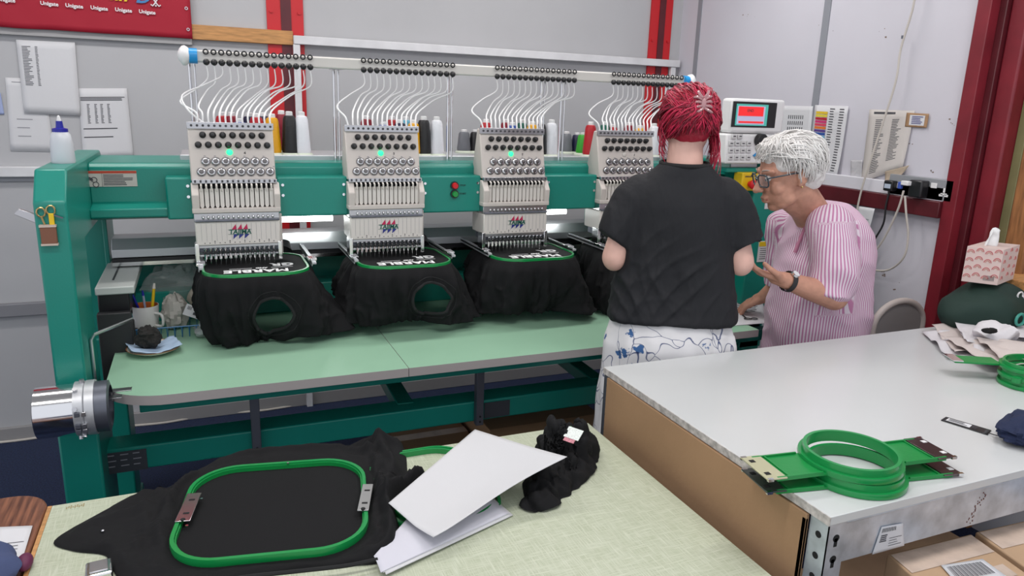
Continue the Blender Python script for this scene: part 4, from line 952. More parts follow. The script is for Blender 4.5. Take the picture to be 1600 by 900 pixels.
a, c = AZ(882, 664, FZ+.118), AZ(908, 694, FZ+.098); d = AZ(906, 672, FZ+.118)-a
mt = frame((a+c)/2+Vector((0, -.004, .004)), d, (c-a)); lb_ = MB().obox(mt, .042, .030, .0012).build('neck_label', mat('label_cloth', (.72, .76, .72), .7, var=(300, .2)), t)
MB().obox(mt @ Matrix.Translation((-.002, .019, .001)), .03, .012, .001).build('pink_print', mat('label_pink', (.55, .22, .26), .7, var=(300, .4)), lb_)
MB().obox(mt @ Matrix.Translation((-.018, -.004, .001)), .006, .026, .001).build('green_stitching', mat('label_green', (.25, .55, .25), .7), lb_)
# ================================================================ WHITE WORKTOP ON RACKING
WZ = .90; WX0, WX1, WY0, WY1 = 1.035, 2.60, .875, 1.715
t = thing('worktop', ((WX0+WX1)/2, 1.3, WZ-.02), 'white melamine worktop on galvanised racking', 'worktop')
MB().box((WX0, WY0, WZ-.018), (WX1, WY1, WZ)).build('board', M['top'], t, .001)
MB().box((WX0-.002, WY0-.001, WZ-.0185), (WX0, WY1, WZ-.0005)).build('edge_strip', mat('chipped_edge', (.45, .42, .40), .7, var=(60, .4)), t)
t = thing('racking', ((WX0+WX1)/2, 1.3, 0), 'galvanised slotted racking frame carrying the white worktop', 'rack')
def upright(x, y, sx, sy, m):
    u = MB().box((x, y, 0), (x+sx*.045, y+sy*.002, WZ-.019)).box((x, y, 0), (x+sx*.002, y+sy*.045, WZ-.019)).build('upright', m, t)
    for k in range(8):
        z = WZ-.05-k*.045; b = MB().cyl((x+sx*.022, y-sy*.0006, z), (x+sx*.022, y+sy*.001, z), .008, n=12).box((x+sx*.022-.004, y-.0006, z-.018), (x+sx*.022+.004, y+.001, z)).build('slot', M['dark'], u)
    for k in range(8):
        z = WZ-.05-k*.045; MB().cyl((x-sx*.0006, y+sy*.022, z), (x+sx*.001, y+sy*.022, z), .007, n=12).build('slot', M['dark'], u)
upright(WX0+.002, WY0+.002, 1, 1, M['galv']); upright(WX0+.002, WY1-.002, 1, -1, M['dsteel']); upright(WX1-.002, WY0+.002, -1, 1, M['galv']); upright(WX1-.002, WY1-.002, -1, -1, M['galv'])
MB().box((WX0+.045, WY0+.004, WZ-.108), (WX1-.045, WY0+.007, WZ-.019)).box((WX0+.045, WY0+.002, WZ-.024), (WX1-.045, WY0+.02, WZ-.0195)).build('front_beam', M['galv'], t, .001)
MB().box((WX0+.045, WY1-.007, WZ-.108), (WX1-.045, WY1-.004, WZ-.019)).build('rear_beam', M['galv'], t, .001)
MB().box((WX0+.004, WY0+.05, .05), (WX1-.004, WY1-.05, .07)).build('lower_shelf', M['cardl'], t)
def yq(px, py): return AY(px, py, WY0+.003)
a, b_, c, d = yq(1377, 823), yq(1410, 817), yq(1412, 852), yq(1362, 866)
sheet('shipping_label', [a, b_, c, d], M['paper'], 'torn white barcode label stuck on the galvanised front beam', 'label', [(.08+k*.07, .06, .08+k*.07+.03, .22) for k in range(9)] + rows(.1, .35, .32, .62, 4, .6, .1) + rows(.45, .95, .5, .9, 4, .2, .5), nrm=(0, -1, 0))
o = MB()
for k in range(26):
    p = yq(1512+random.Random(k).uniform(-3, 6)+k*1.0, 818-k*1.9); o.box((p.x-.001, WY0+.0032, p.z-.0012), (p.x+.0008*((k*7) % 3), WY0+.004, p.z+.0022))
o = o.build('rust_flecks', mat('rust', (.14, .05, .03), .9), t); o['kind'] = 'stuff'
MB().box((WX0-.006, WY0+.05, .06), (WX0+.0015, WY1-.03, WZ-.021)).box((WX0-.006, WY0+.05, .06), (WX0+.0, WY0+.06, WZ-.03)).build('cardboard_sheet', M['card'], None, .001, org=(WX0, 1.3, .06))
tag([x for x in bpy.data.objects if x.name.startswith('cardboard_sheet')][0], 'big brown cardboard panel on the left side of the racking', 'cardboard')
# boxes in front of the racking
bz = .755
def carton(name, quad, z, h, lab, sub=None):
    Q = quad; b = MB(); n = 4
    b.add([(p.x, p.y, z) for p in Q]+[(p.x, p.y, z-h) for p in Q], [(0, 1, 2, 3), (7, 6, 5, 4), (0, 4, 5, 1), (1, 5, 6, 2), (2, 6, 7, 3), (3, 7, 4, 0)])
    cx = sum((p.x for p in Q))/4; cy = sum((p.y for p in Q))/4
    t = thing(name, (cx, cy, z-h), lab, 'box'); b.build('box_body', M['cardl'], t, .003)
    L_ = lambda u, v: Q[0]*(1-u)*(1-v)+Q[1]*u*(1-v)+Q[2]*u*v+Q[3]*(1-u)*v
    for (u0, v0, u1, v1) in ((.02, .02, .98, .22), (.1, .34, .9, .46)):
        MB().add([L_(u0, v0)+Vector((0, 0, .0012)), L_(u1, v0)+Vector((0, 0, .0012)), L_(u1, v1)+Vector((0, 0, .0012)), L_(u0, v1)+Vector((0, 0, .0012))], [(0, 1, 2, 3)]).build('tape', M['tape'], t, smooth=False)
    return t, L_
A, Bq, Cq = AZ(1386, 866, bz), AZ(1517, 834, bz), AZ(1600, 893, bz)
dv = (Cq-Bq); dv = dv*(.30/dv.length)
t, L_ = carton('parcel_box', [A, Bq, Bq+dv, A+dv], bz, .30, 'taped brown parcel box with barcode label below the worktop')
lq = [AZ(1470, 884, bz+.002), AZ(1535, 874, bz+.002), AZ(1575, 903, bz+.002), AZ(1500, 918, bz+.002)]
sheet('barcode_label', lq, M['paper'], 'white barcode label on the taped parcel box', 'label', [(.08+k*.03, .12, .08+k*.03+.008+.01*(k*7 % 3)/2, .72) for k in range(27)], nrm=(0, 0, 1))
B2 = AZ(1521, 832, bz); C2 = AZ(1660, 800, bz)
carton('parcel_box', [B2+Vector((.006, 0, 0)), C2, C2+dv, B2+dv+Vector((.006, 0, 0))], bz, .30, 'taped brown parcel box at the bottom right corner')
# ================================================================ THINGS ON THE WHITE WORKTOP
def round_hoop(c, ang, z, lab, bl):
    t = thing('embroidery_hoop', (c.x, c.y, z), lab, 'hoop', 'round hoops on the worktop')
    mt = Matrix.Translation((c.x, c.y, z)) @ Matrix.Rotation(ang, 4, 'Z')
    ci = lambda r: [(r*math.cos(k*math.pi/24), r*math.sin(k*math.pi/24)) for k in range(48)]
    ring(MB(), ci(.094), 0, .012, .008, mt).build('outer_ring', M['hoop'], t, ang=50)
    ring(MB(), ci(.087), .002, .026, .007, mt).build('inner_ring', M['hoop'], t, ang=50)
    for s in (-1, 1):
        # plate with concave inner end following the ring
        a = [(s*math.sqrt(.100**2-y*y), y) for y in [(-.045+.09*k/8) for k in range(9)]]
        poly = a + [(s*.205, .045), (s*.205, -.045)]
        if s > 0: poly = poly[::-1]
        b = MB().prism(poly, 'z', .0, .005)
        for y in (-.043, .043): b.box((s*.10-.0 if s > 0 else -.205, y-.002, .004), (.205 if s > 0 else -.10, y+.002, .009))
        b.box((s*.176-.002, -.043, .004), (s*.176+.002, .043, .008))
        for v in b.v: v.xyz = mt @ v
        b.build('side_plate', M['hoopd'], t, .0005)
        b = MB().box((s*.205-.024, -.048, .0055), (s*.205+.020, .048, .0085))
        for v in b.v: v.xyz = mt @ v
        br = b.build('metal_bracket', bl if s < 0 else mat('bracket_dark', (.16, .13, .13), .25, .9), t, .0006)
        for y in (-.026, .026):
            b = MB().box((s*.215-.006, y-.005, .0087), (s*.215+.005, y+.005, .0093))
            for v in b.v: v.xyz = mt @ v
            b.build('bracket_hole', M['white'] if s > 0 else M['dark'], br)
        b = MB()
        for y in (-.046, .046): b.box((s*.222-.006, y-.003, .003), (s*.222+.006, y+.003, .009))
        for v in b.v: v.xyz = mt @ v
        b.build('bracket_tabs', M['chrome'], br)
a0, a1 = AZ(1205, 722, WZ+.04), AZ(1440, 699, WZ+.04); ang = math.atan2(a1.y-a0.y, a1.x-a0.x)
c1 = AZ(1328, 715, WZ+.035); c0 = AZ(1333, 737, WZ+.008)
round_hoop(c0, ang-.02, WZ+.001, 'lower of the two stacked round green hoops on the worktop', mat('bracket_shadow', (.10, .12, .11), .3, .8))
round_hoop(c1, ang+.03, WZ+.0285, 'upper of the two stacked round green hoops on the worktop', mat('bracket_gold', (.56, .55, .36), .35, .4))
# swing tag and navy garment at the right edge
q = [AZ(x, y, WZ+.001) for x, y in ((1470, 657), (1478, 652), (1549, 673), (1543, 680))]
t = sheet('swing_tag', [q[0], q[3], q[2], q[1]], M['black'], 'long black and white swing tag lying on the worktop', 'tag', [(.08, .2, .60, .85)], M['paper'], nrm=(0, 0, 1), th=.0012)
e_ = lambda u, v: Vector(lerp(lerp(q[0], q[3], u), lerp(q[1], q[2], u), v)) + Vector((0, 0, .0034))
b = MB()
for (u0, v0, u1, v1) in rows(.12, .55, .3, .8, 3, .4, .3) + [(.64+.035*(k % 3), .2+.18*(k//3), .665+.035*(k % 3), .34+.18*(k//3)) for k in range(9) if k != 4]:
    b.add([e_(u0, v0), e_(u1, v0), e_(u1, v1), e_(u0, v1)], [(0, 1, 2, 3)])
b.build('printed_marks', M['ink'], t, smooth=False)
MB().tube(spline([AZ(1546, 677, WZ+.004), AZ(1556, 680, WZ+.008), AZ(1568, 682, WZ+.012)], 6), .0012, 5).build('string', M['black'], t)
c = AZ(1600, 678, WZ+.02)
o = crumple('navy_garment', (c.x+.03, c.y, WZ+.028), (.10, .06, .032), mat('navy_cloth', (.008, .016, .055), .85, bump=(400, .3, .001)), 'folded dark navy garment at the right edge of the worktop', 'garment', 6.6, .85, 36, .22)
# stack of green hoops at the right edge
for k in range(3):
    c = AZ(1600, 592, WZ+.02)+Vector((.03+.004*k, .004*k, 0)); z = WZ+.001+k*.022
    t = thing('embroidery_hoop', (c.x, c.y, z), ['bottom', 'middle', 'top'][k]+' hoop of the green stack at the right edge of the worktop', 'hoop', 'hoop stack at the right edge')
    mt = Matrix.Translation((c.x, c.y, z)); ci = lambda r: [(r*math.cos(u*math.pi/20), r*.8*math.sin(u*math.pi/20)) for u in range(40)]
    ring(MB(), ci(.083), 0, .010, .008, mt).build('outer_ring', M['hoop'], t, ang=50); ring(MB(), ci(.076), .001, .020, .006, mt).build('inner_ring', M['hoop'], t, ang=50)
    if k == 2:
        b = MB().bar(c+Vector((-.055, .065, .004+z-c.z)), c+Vector((-.17, .125, .004+z-c.z)), .06, .005); b.build('side_plate', M['hoopd'], t, .0006)
        MB().bar(c+Vector((-.15, .115, .008+z-c.z)), c+Vector((-.175, .128, .008+z-c.z)), .062, .003).build('metal_bracket', M['chrome'], t)
    if k == 1: MB().cyl(c+Vector((-.094, -.02, .0+z-c.z)), c+Vector((-.094, -.02, .014+z-c.z)), .012, n=14).build('clamp_screw', M['hoop'], t)
# pile of thin white and pinkish sheets
pp = mat('tissue_pink', (.60, .53, .50), .85, bump=(30, .3)); pq = mat('tissue_white', (.66, .64, .66), .85, bump=(30, .3))
random.seed(11)
specs = [((1440, 520), (1600, 528), (1640, 570), (1480, 562)), ((1455, 512), (1570, 500), (1640, 545), (1490, 556)), ((1500, 520), (1640, 520), (1660, 560), (1530, 566)), ((1470, 528), (1600, 540), (1650, 585), (1540, 570)), ((1490, 505), (1580, 496), (1620, 530), (1510, 540)), ((1520, 530), (1660, 545), (1680, 580), (1560, 562))]
for k, qd in enumerate(specs):
    zz = WZ+.003+k*.007; Q = [AZ(x, y, zz) for x, y in qd]
    def at(u, v, Q=Q, k=k): p = Q[0]*(1-u)*(1-v)+Q[1]*u*(1-v)+Q[2]*u*v+Q[3]*(1-u)*v; return p+Vector((.012*nz((u*3, v*3, k)), .012*nz((u*3, v*3, k+9)), .005+.022*abs(nz((u*2.6+k, v*2.6, k*3.3)))))
    o = MB().grid(at, 22, 22).build('tissue_sheet', pp if k % 2 else pq, None, org=Q[0], ang=30, solid=.0006)
    tag(o, ['lowest broad white tissue sheet of the crumpled pile on the worktop', 'wide pinkish tissue sheet reaching furthest left in the pile', 'white tissue sheet in the middle of the crumpled pile', 'pinkish tissue sheet at the front of the crumpled pile', 'white tissue sheet next to the dark green bag', 'topmost pinkish tissue sheet near the green hoop stack'][k], 'sheet', 'crumpled tissue sheets')
# white bag with black patches
c = AZ(1555, 522, WZ+.05); t = thing('white_pouch', (c.x, c.y, WZ+.04), 'white crumpled pouch with a jagged black patch on the tissue pile', 'pouch')
b = MB().sph((c.x, c.y, WZ+.055), (.085, .055, .030), 30, 18)
for v in b.v: v += Vector((.014*nz(v*15), .014*nz(v*15+Vector((4, 0, 0))), .030*nz(v*14)+.008*nz(v*40)))
b.build('pouch_body', pq, t, ang=30)
for px, py, w, h in ((1547, 514, .064, .015),):
    p = AZ(px, py, WZ+.088); b = MB().sph((p.x, p.y, p.z-.006), (w*.5, h, .008), 14, 8)
    for v in b.v: v += Vector((0.008*nz(v*110), .008*nz(v*110+Vector((4, 0, 0))), 0))
    b.build('black_patch', M['cloth'], t)
# dark green bag, yellow pouch with floral band, tissue box
c = AZ(1535, 500, WZ+.04)
gb = mat('bottle_green_cloth', (.008, .030, .022), .75, bump=(300, .25, .001))
t = thing('green_bag', (c.x+.06, c.y, WZ), 'slouched dark bottle-green bag at the far right of the worktop', 'bag')
b = MB().sph((c.x+.07, c.y+.03, WZ+.055), (.20, .13, .105), 44, 26)
for v in b.v: v += Vector((.020*nz(v*9), .018*nz(v*9+Vector((3, 0, 0))), .022*nz(v*11+Vector((8, 0, 0))))); v.z = max(v.z, WZ+.001)
b.build('bag_body', gb, t)
p = AZ(1535, 455, WZ+.13); b = MB().tube(spline([p+Vector((-.07, .0, -.005)), p+Vector((-.02, -.02, .006)), p+Vector((.05, -.03, .004)), p+Vector((.12, -.03, .006))], 8), .012, 10); b.build('bag_opening', M['cloth'], t)
c = AZ(1585, 474, WZ+.10); t = thing('yellow_pouch', (c.x, c.y, WZ+.09), 'bright yellow-green pouch with a floral band on the green bag', 'pouch')
b = MB().sph(c+Vector((.01, 0, 0)), (.075, .03, .022), 26, 14, Matrix.Rotation(R_(8), 3, 'Y'))
b.build('pouch_body', mat('lime_yellow', (.50, .52, .02), .5, bump=(40, .2)), t)
m, N, L, B = nodes('floral'); tc_ = N.new('ShaderNodeTexCoord'); v_ = N.new('ShaderNodeTexVoronoi'); v_.inputs['Scale'].default_value = 110; L.new(tc_.outputs['Object'], v_.inputs['Vector'])
r = N.new('ShaderNodeValToRGB'); r.color_ramp.interpolation = 'CONSTANT'
r.color_ramp.elements[0].color = (.03, .02, .05, 1); r.color_ramp.elements[1].position = .38; r.color_ramp.elements[1].color = (.62, .52, .58, 1); L.new(v_.outputs['Distance'], r.inputs[0]); L.new(r.outputs[0], B.inputs['Base Color'])
b = MB().sph(c+Vector((.012, -.014, .006)), (.022, .024, .028), 18, 12); b.build('floral_band', MATS['floral'], t)
b = MB().tube([c+Vector((-.01+.014*math.cos(k*.5), -.02, .035+.012*math.sin(k*.5))) for k in range(13)], .003, 6, True); b.build('elastic_loop', M['white'], t)
c = AZ(1596, 500, WZ+.07); tag(MB().tube([c+Vector((.022*math.cos(k*.524), .004, .020*math.sin(k*.524))) for k in range(12)], .005, 8, True).build('scissor_handle_loop', mat('teal_plastic', (.05, .30, .24), .3), None, org=c), 'teal plastic scissor handle loop at the right photo edge', 'scissors')
Cn = AY(1558, 446, 1.60); z0, z1 = Cn.z, AY(1558, 391, 1.60).z; Ln = AY(1506, 415, 1.685); Rn = AY(1588, 412, 1.655); Bn = Ln+Rn-Cn; y = 1.62
X0_, X1_ = Ln.x, Cn.x
m, N, L, B = nodes('rainbow_card'); B.inputs['Base Color'].default_value = (.66, .52, .48, 1); B.inputs['Roughness'].default_value = .6
t = thing('tissue_box', ((Ln.x+Rn.x)/2, (Ln.y+Rn.y)/2, z0), 'pink tissue box printed with little rainbows', 'tissue box')
bt_ = MB(); pl_ = [(p.x, p.y) for p in (Ln, Cn, Rn, Bn)]
bt_.prism(pl_, 'z', z0, z1).build('carton', m, t, .001)
pk = [mat('rainbow_pink', (.55, .16, .17), .6), mat('rainbow_peach', (.62, .30, .25), .6)]
def arcs(o, ux, n, mm, w):
    for i in range(n[0]):
        for j in range(n[1]):
            for k, rr_ in enumerate((.0105, .0062)):
                cc = Vector(o)+Vector(ux)*((i+.5)/n[0]*w)+Vector((0, 0, (j+.45+(.25 if i % 2 else 0))*(z1-z0)/n[1]*.92))
                b = MB().tube([cc+Vector(ux)*(rr_*math.cos(a_))+Vector((0, 0, rr_*1.1*math.sin(a_))) for a_ in [math.pi*q_/8 for q_ in range(9)]], .0014, 4); b.build('rainbow', pk[k], t)
d1 = Vector((Cn.x-Ln.x, Cn.y-Ln.y, 0)); n1 = Vector((d1.y, -d1.x, 0)).normalized()*.0006; arcs(Vector((Ln.x, Ln.y, z0+.004))+n1, d1.normalized(), (4, 4), 0, d1.length)
d2 = Vector((Rn.x-Cn.x, Rn.y-Cn.y, 0)); n2_ = Vector((d2.y, -d2.x, 0)).normalized()*.0006; arcs(Vector((Cn.x, Cn.y, z0+.004))+n2_, d2.normalized(), (3, 4), 0, d2.length)
b = MB()
for k in range(9): p = Vector((Ln.x, Ln.y, z0+.012))+d1*(.60+.034*k)+n1; b.bar(p, p+Vector((0, 0, .018)), .0016, .0008, up=n1)
b.build('barcode', M['ink'], t)
cx_, cy_ = (Ln.x+Rn.x)/2-.004, (Ln.y+Rn.y)/2
b = MB().grid(lambda u, v: Vector((cx_-.012+(u-.5)*(.055-.02*v)+.012*v+.008*nz((u*5, v*3, 1)), cy_+.014*math.sin(u*7)*(1-.4*v), z1-.004+.068*v-.028*abs(u-.4)*v)), 16, 10)
b.build('tissue', M['white'], t, ang=180, solid=.0006)
p = AZ(1520, 455, WZ+.11); tag(MB().grid(lambda u, v: p+Vector(((u-.5)*.035*(1-v*.8), -.012+.006*math.sin(u*5), -.012+.045*v)), 8, 8).build('tissue_scrap', M['paper'], None, org=p, ang=180, solid=.0006), 'small white tissue scrap sticking out of the green bag', 'tissue')
# ================================================================ RIGHT WALL
def rw(px, py, d=.004): return AX(px, py, XR-d)
def rsheet(name, pxs, m, lab, lines, d=.004, cat='paper', **k): return sheet(name, [rw(x, y, d) for x, y in pxs], m, lab, cat, lines, nrm=(-1, 0, 0), **k)
bars = [(.3+.06*k, .22+.14*j, .325+.06*k, .31+.14*j) for k in range(8) for j in range(4)]
rsheet('wall_sheet', [(1219, 165), (1271, 166), (1265, 232), (1212, 230)], M['paper'], 'white sheet with rows of short bars beside the control panel', bars, curl=.004)
t = rsheet('colour_chart', [(1274, 164), (1327, 166), (1311, 277), (1262, 268)], M['paper'], 'thread colour chart with bright swatches on the right wall', rows(.47, .62, .04, .92, 24, .4, .3) + rows(.76, .9, .04, .95, 24, .4, .2, 4), d=.006, curl=.012)
Q = [rw(x, y, .009) for x, y in ((1274, 164), (1327, 166), (1311, 277), (1262, 268))]
for k, col in enumerate(((.75, .50, .02), (.72, .60, .05), (.45, .01, .03), (.60, .03, .16), (.65, .05, .10), (.70, .18, .03), (.10, .05, .25), (.02, .08, .35), (.20, .45, .65), (.25, .50, .60), (.35, .55, .75))):
    e_ = lambda u, v: Q[0]*(1-u)*(1-v)+Q[1]*u*(1-v)+Q[2]*u*v+Q[3]*(1-u)*v
    v0 = .09+k*.044; MB().add([e_(.05, v0), e_(.40, v0), e_(.40, v0+.036), e_(.05, v0+.036)], [(0, 1, 2, 3)]).build('swatch', mat('swatch_%d' % k, col, .7), t, smooth=False)
rsheet('wall_sheet', [(1359, 171), (1430, 173), (1412, 262), (1346, 285)], M['paper2'], 'old yellowed list with two columns and torn corner on right wall', [(.12, .03, .6, .06)] + rows(.18, .40, .14, .93, 30, .4, .5) + rows(.55, .78, .14, .80, 26, .4, .5, 5), d=.005, curl=.004)
t = rsheet('torn_flap', [(1383, 268), (1422, 258), (1408, 277), (1384, 286)], mat('torn_brown', (.42, .34, .26), .8, bump=(20, .4)), 'curled torn brown paper corner above the sockets', None, d=.014, curl=.012)
rsheet('wall_sheet', [(1330, 250), (1348, 250), (1346, 283), (1329, 281)], mat('grey_film', (.52, .51, .53), .3, bump=(40, .5)), 'small crinkled clear wallet beside the old list on right wall', None, d=.007)
t = rsheet('notice', [(1417, 176), (1452, 178), (1448, 200), (1414, 198)], M['card'], 'small brown card notice with white label on the right wall', [(.18, .14, .86, .86)], d=.007, ink=M['paper'])
Q2 = [rw(x, y, .0105) for x, y in ((1417, 176), (1452, 178), (1448, 200), (1414, 198))]
b = MB()
for (u0, v0, u1, v1) in rows(.26, .78, .22, .82, 5, .4, .3): e_ = lambda u, v: Q2[0]*(1-u)*(1-v)+Q2[1]*u*(1-v)+Q2[2]*u*v+Q2[3]*(1-u)*v; b.add([e_(u0, v0), e_(u1, v0), e_(u1, v1), e_(u0, v1)], [(0, 1, 2, 3)])
b.build('printed_lines', mat('ink_blue', (.04, .04, .22), .8), t, smooth=False)
t = rsheet('leaflet', [(1340, 322), (1368, 326), (1355, 376), (1332, 370)], M['paper'], 'white leaflet with small blue emblem hanging below the dado', rows(.2, .85, .35, .85, 8, .35, .3), d=.05, curl=.01, ink=M['inkl'])
# sockets
a, c = rw(1386, 274, .03), rw(1488, 317, .03)
y0, y1 = rw(1388, 290, .03).y, rw(1488, 300, .03).y; zs1, zs0 = rw(1440, 277, .03).z, rw(1440, 310, .03).z
t = thing('socket_box', (XR, (y0+y1)/2, zs0), 'grey metal double socket box on the dado of the right wall', 'socket')
MB().box((XR-.030, y1, zs0), (XR-.001, y0, zs1)).build('box', mat('socket_grey', (.30, .31, .33), .45, .1), t, .002)
for px in (1403, 1459): q = rw(px, 290, .033); MB().box((XR-.034, q.y-.013, q.z-.010), (XR-.030, q.y+.013, q.z+.010)).build('switch', M['white'], t, .001)
q = rw(1474, 302, .033)
for dy, dz, sy, sz in ((0, .011, .004, .012), (-.011, -.009, .008, .006), (.011, -.009, .008, .006), (0, -.004, .013, .005)): MB().box((XR-.0315, q.y+dy-sy, q.z+dz-sz/1.4), (XR-.0295, q.y+dy+sy, q.z+dz+sz/1.4)).build('socket_face', M['white'], t)
q = rw(1390, 291, .05); t = thing('plug', (XR-.03, q.y, q.z-.02), 'black mains plug with white label, left on the socket box', 'plug')
MB().box((XR-.062, q.y-.022, q.z-.020), (XR-.030, q.y+.022, q.z+.024)).build('plug_body', M['black'], t, .005); MB().box((XR-.063, q.y-.015, q.z-.008), (XR-.061, q.y+.015, q.z+.010)).build('label', mat('label_blue_grey', (.45, .52, .62), .5), t)
def cable(pts, r, m, nm, par): return MB().tube(spline(pts, 10), r, 8).build(nm, m, par)
cable([(XR-.046, q.y, q.z-.02), (XR-.05, q.y+.003, q.z-.08), rw(1380, 350, .05), rw(1362, 385, .05), rw(1352, 430, .05), rw(1350, 560, .05), (XR-.05, rw(1350, 560, .05).y, .02)], .004, M['black'], 'cord', t)
q = rw(1433, 295, .06); t = thing('adaptor', (XR-.03, q.y, q.z-.03), 'bulky black adaptor with white cable plug in the socket box', 'adaptor')
MB().box((XR-.075, q.y-.030, q.z-.034), (XR-.030, q.y+.030, q.z+.034)).build('adaptor_body', M['black'], t, .006)
q2 = rw(1418, 286, .08); MB().box((XR-.095, q2.y-.014, q2.z-.010), (XR-.070, q2.y+.020, q2.z+.008)).build('white_plug', M['white'], t, .003); MB().box((XR-.094, q2.y+.018, q2.z-.026), (XR-.078, q2.y+.034, q2.z+.002)).build('blue_plug', mat('plug_blue', (.05, .10, .42), .4), t, .003)
cr = mat('cream_cable', (.56, .52, .47), .5)
cable([rw(1412, 298, .085), rw(1402, 330, .08), rw(1380, 375, .07), rw(1358, 404, .06), rw(1352, 416, .06), rw(1365, 422, .06), rw(1390, 421, .06), rw(1412, 402, .07), rw(1419, 370, .07), rw(1416, 335, .08), rw(1414, 306, .085)], .0042, cr, 'loose_cable', t)
t = thing('hanging_cable', rw(1340, 330, .06), 'cream cable hanging down from above the right wall', 'cable')
cable([rw(1432, -60, .05), rw(1428, 5, .05), rw(1408, 75, .045), rw(1399, 130, .05), rw(1372, 215, .05), rw(1348, 290, .055), rw(1338, 335, .055), rw(1332, 380, .05), rw(1328, 450, .05)], .0042, cr, 'cord', t)
q = rw(1411, 58, .045); MB().cyl(q+Vector((0, 0, -.006)), q+Vector((0, 0, .006)), .007, n=10).build('cable_clip', M['dsteel'], t)
b = MB(); rd = random.Random(4)
for (px, py, n, sp) in ((1456, 268, 5, 2), (1378, 428, 8, 5), (1420, 225, 5, 8), (1490, 190, 5, 7), (1380, 50, 4, 10), (1400, 445, 3, 8), (1170, 30, 4, 10), (1290, 50, 4, 12)):
    for k in range(n):
        p = AX(px+rd.uniform(-sp, sp), py+rd.uniform(-sp, sp), XR-.0004); w = rd.uniform(.0015, .006); b.add([p+Vector((0, -w, -w*.4)), p+Vector((0, w*.6, -w*.6)), p+Vector((0, w, w*.3)), p+Vector((0, -w*.5, w*.7))], [(0, 1, 2, 3)])
o = b.build('paint_chips', mat('chip_brown', (.20, .14, .11), .8), wr, smooth=False); o['kind'] = 'stuff'
# ================================================================ CHAIR BY THE RIGHT WALL
cx, cy = AY(1404, 500, 1.93).x, 1.93; ztop = AY(1402, 471, 1.93).z; hw = .135
bg = mat('beige_plastic', (.50, .44, .41), .4); t = thing('chair', (cx, cy, 0), 'beige chair with rounded rimmed grey back against the right wall', 'chair')
prof = [(cx-hw, cy, .50)] + [(cx-hw*math.cos(k*math.pi/16), cy, ztop-hw*.75+hw*.75*math.sin(k*math.pi/16)) for k in range(17)] + [(cx+hw, cy, .50)]
MB().tube(prof, .013, 10).build('back_rim', bg, t)
b = MB(); pts = [(p[0], p[2]) for p in prof]; b.prism(pts, 'y', cy-.004, cy+.012).build('back_panel', mat('grey_back', (.25, .23, .225), .5, bump=(20, .1)), t)
MB().prism([(cx+x, cy+.2+y) for x, y in rrect(0, 0, .15, .2, .05, 5)], 'z', .43, .46).build('seat', MATS['grey_back'], t, .008)
for sx in (-1, 1):
    for sy in (0, 1): MB().tube([(cx+sx*.125, cy+.02+sy*.36, .44), (cx+sx*.13, cy-.0+sy*.4, .0)], .011, 8).build('leg', bg, t)
    MB().tube([(cx+sx*hw, cy, .50), (cx+sx*.125, cy+.02, .44)], .012, 8).build('back_post', bg, t)
# ================================================================ UNDER THE MACHINE
for (x0, x1, y0, y1, h, lab) in ((1.0, 1.5, 2.50, 2.86, .36, 'brown cardboard box on the carpet under the right machine half'), (.62, .98, 2.55, 2.9, .27, 'brown cardboard box on the carpet under the machine middle')):
    t = thing('cardboard_box', ((x0+x1)/2, (y0+y1)/2, 0), lab, 'box'); MB().box((x0, y0, 0), (x1, y1, h)).build('box_body', M['card'], t, .003)
    for s in (-1, 1): MB().bar(((x0+x1)/2, y0 if s < 0 else y1, h), ((x0+x1)/2, (y0-.1) if s < 0 else (y1+.1), h-.03), x1-x0, .004).build('flap', M['card'], t)
    MB().box((x0, (y0+y1)/2-.025, h), (x1, (y0+y1)/2+.025, h+.001)).build('tape', M['tape'], t)
t = thing('floor_cable', (-.3, YW-.12, 0), 'cream cable lying on the carpet along the back wall', 'cable')
MB().tube(spline([AZ(x, y, .006) for x, y in ((-60, 696), (20, 689), (100, 678), (190, 667), (260, 660), (330, 648), (420, 640), (520, 622))], 8), .006, 8).build('cord', cr, t)
# ================================================================ PEOPLE
def capsule(b, p, q, r1, r2=None, n=12):
    p, q = Vector(p), Vector(q); r2 = r1 if r2 is None else r2
    b.sph(p, r1, n, n*2//3); b.sph(q, r2, n, n*2//3)
    if (q-p).length > 1e-4: b.cyl(p, q, r1, r2, n)
    return b
def remesh(b, voxel, smooth=3, name='body', fac=.5):
    me = b.mesh('tmp'); o = bpy.data.objects.new('tmp', me); COL.objects.link(o)
    m = o.modifiers.new('r', 'REMESH'); m.mode = 'VOXEL'; m.voxel_size = voxel; m.use_smooth_shade = True
    if smooth: k = o.modifiers.new('s', 'SMOOTH'); k.iterations = smooth; k.factor = fac
    dg = bpy.context.evaluated_depsgraph_get(); dg.update()
    out = bpy.data.meshes.new_from_object(o.evaluated_get(dg)); out.name = name
    bpy.data.objects.remove(o); bpy.data.meshes.remove(me)
    out.polygons.foreach_set('use_smooth', [True]*len(out.polygons)); out.materials.clear()
    return out
def ringloft(b, rings, n=40, p=2.4):
    # rings of (z, hx, hy, cx, cy); closed superellipse loft
    vs = []; fs = []
    for (z, hx, hy, cx, cy) in rings:
        for i in range(n):
            a = 2*math.pi*i/n; c, s = math.cos(a), math.sin(a)
            vs.append((cx+hx*math.copysign(abs(c)**(2/p), c), cy+hy*math.copysign(abs(s)**(2/p), s), z))
    k = len(rings)
    fs = [(j*n+i, j*n+(i+1) % n, (j+1)*n+(i+1) % n, (j+1)*n+i) for j in range(k-1) for i in range(n)] + [tuple(range(n-1, -1, -1)), tuple(range((k-1)*n, k*n))]
    return b.add(vs, fs)
def xf(b, mt, k0=0):
    for i in range(k0, len(b.v)): b.v[i] = mt @ b.v[i]
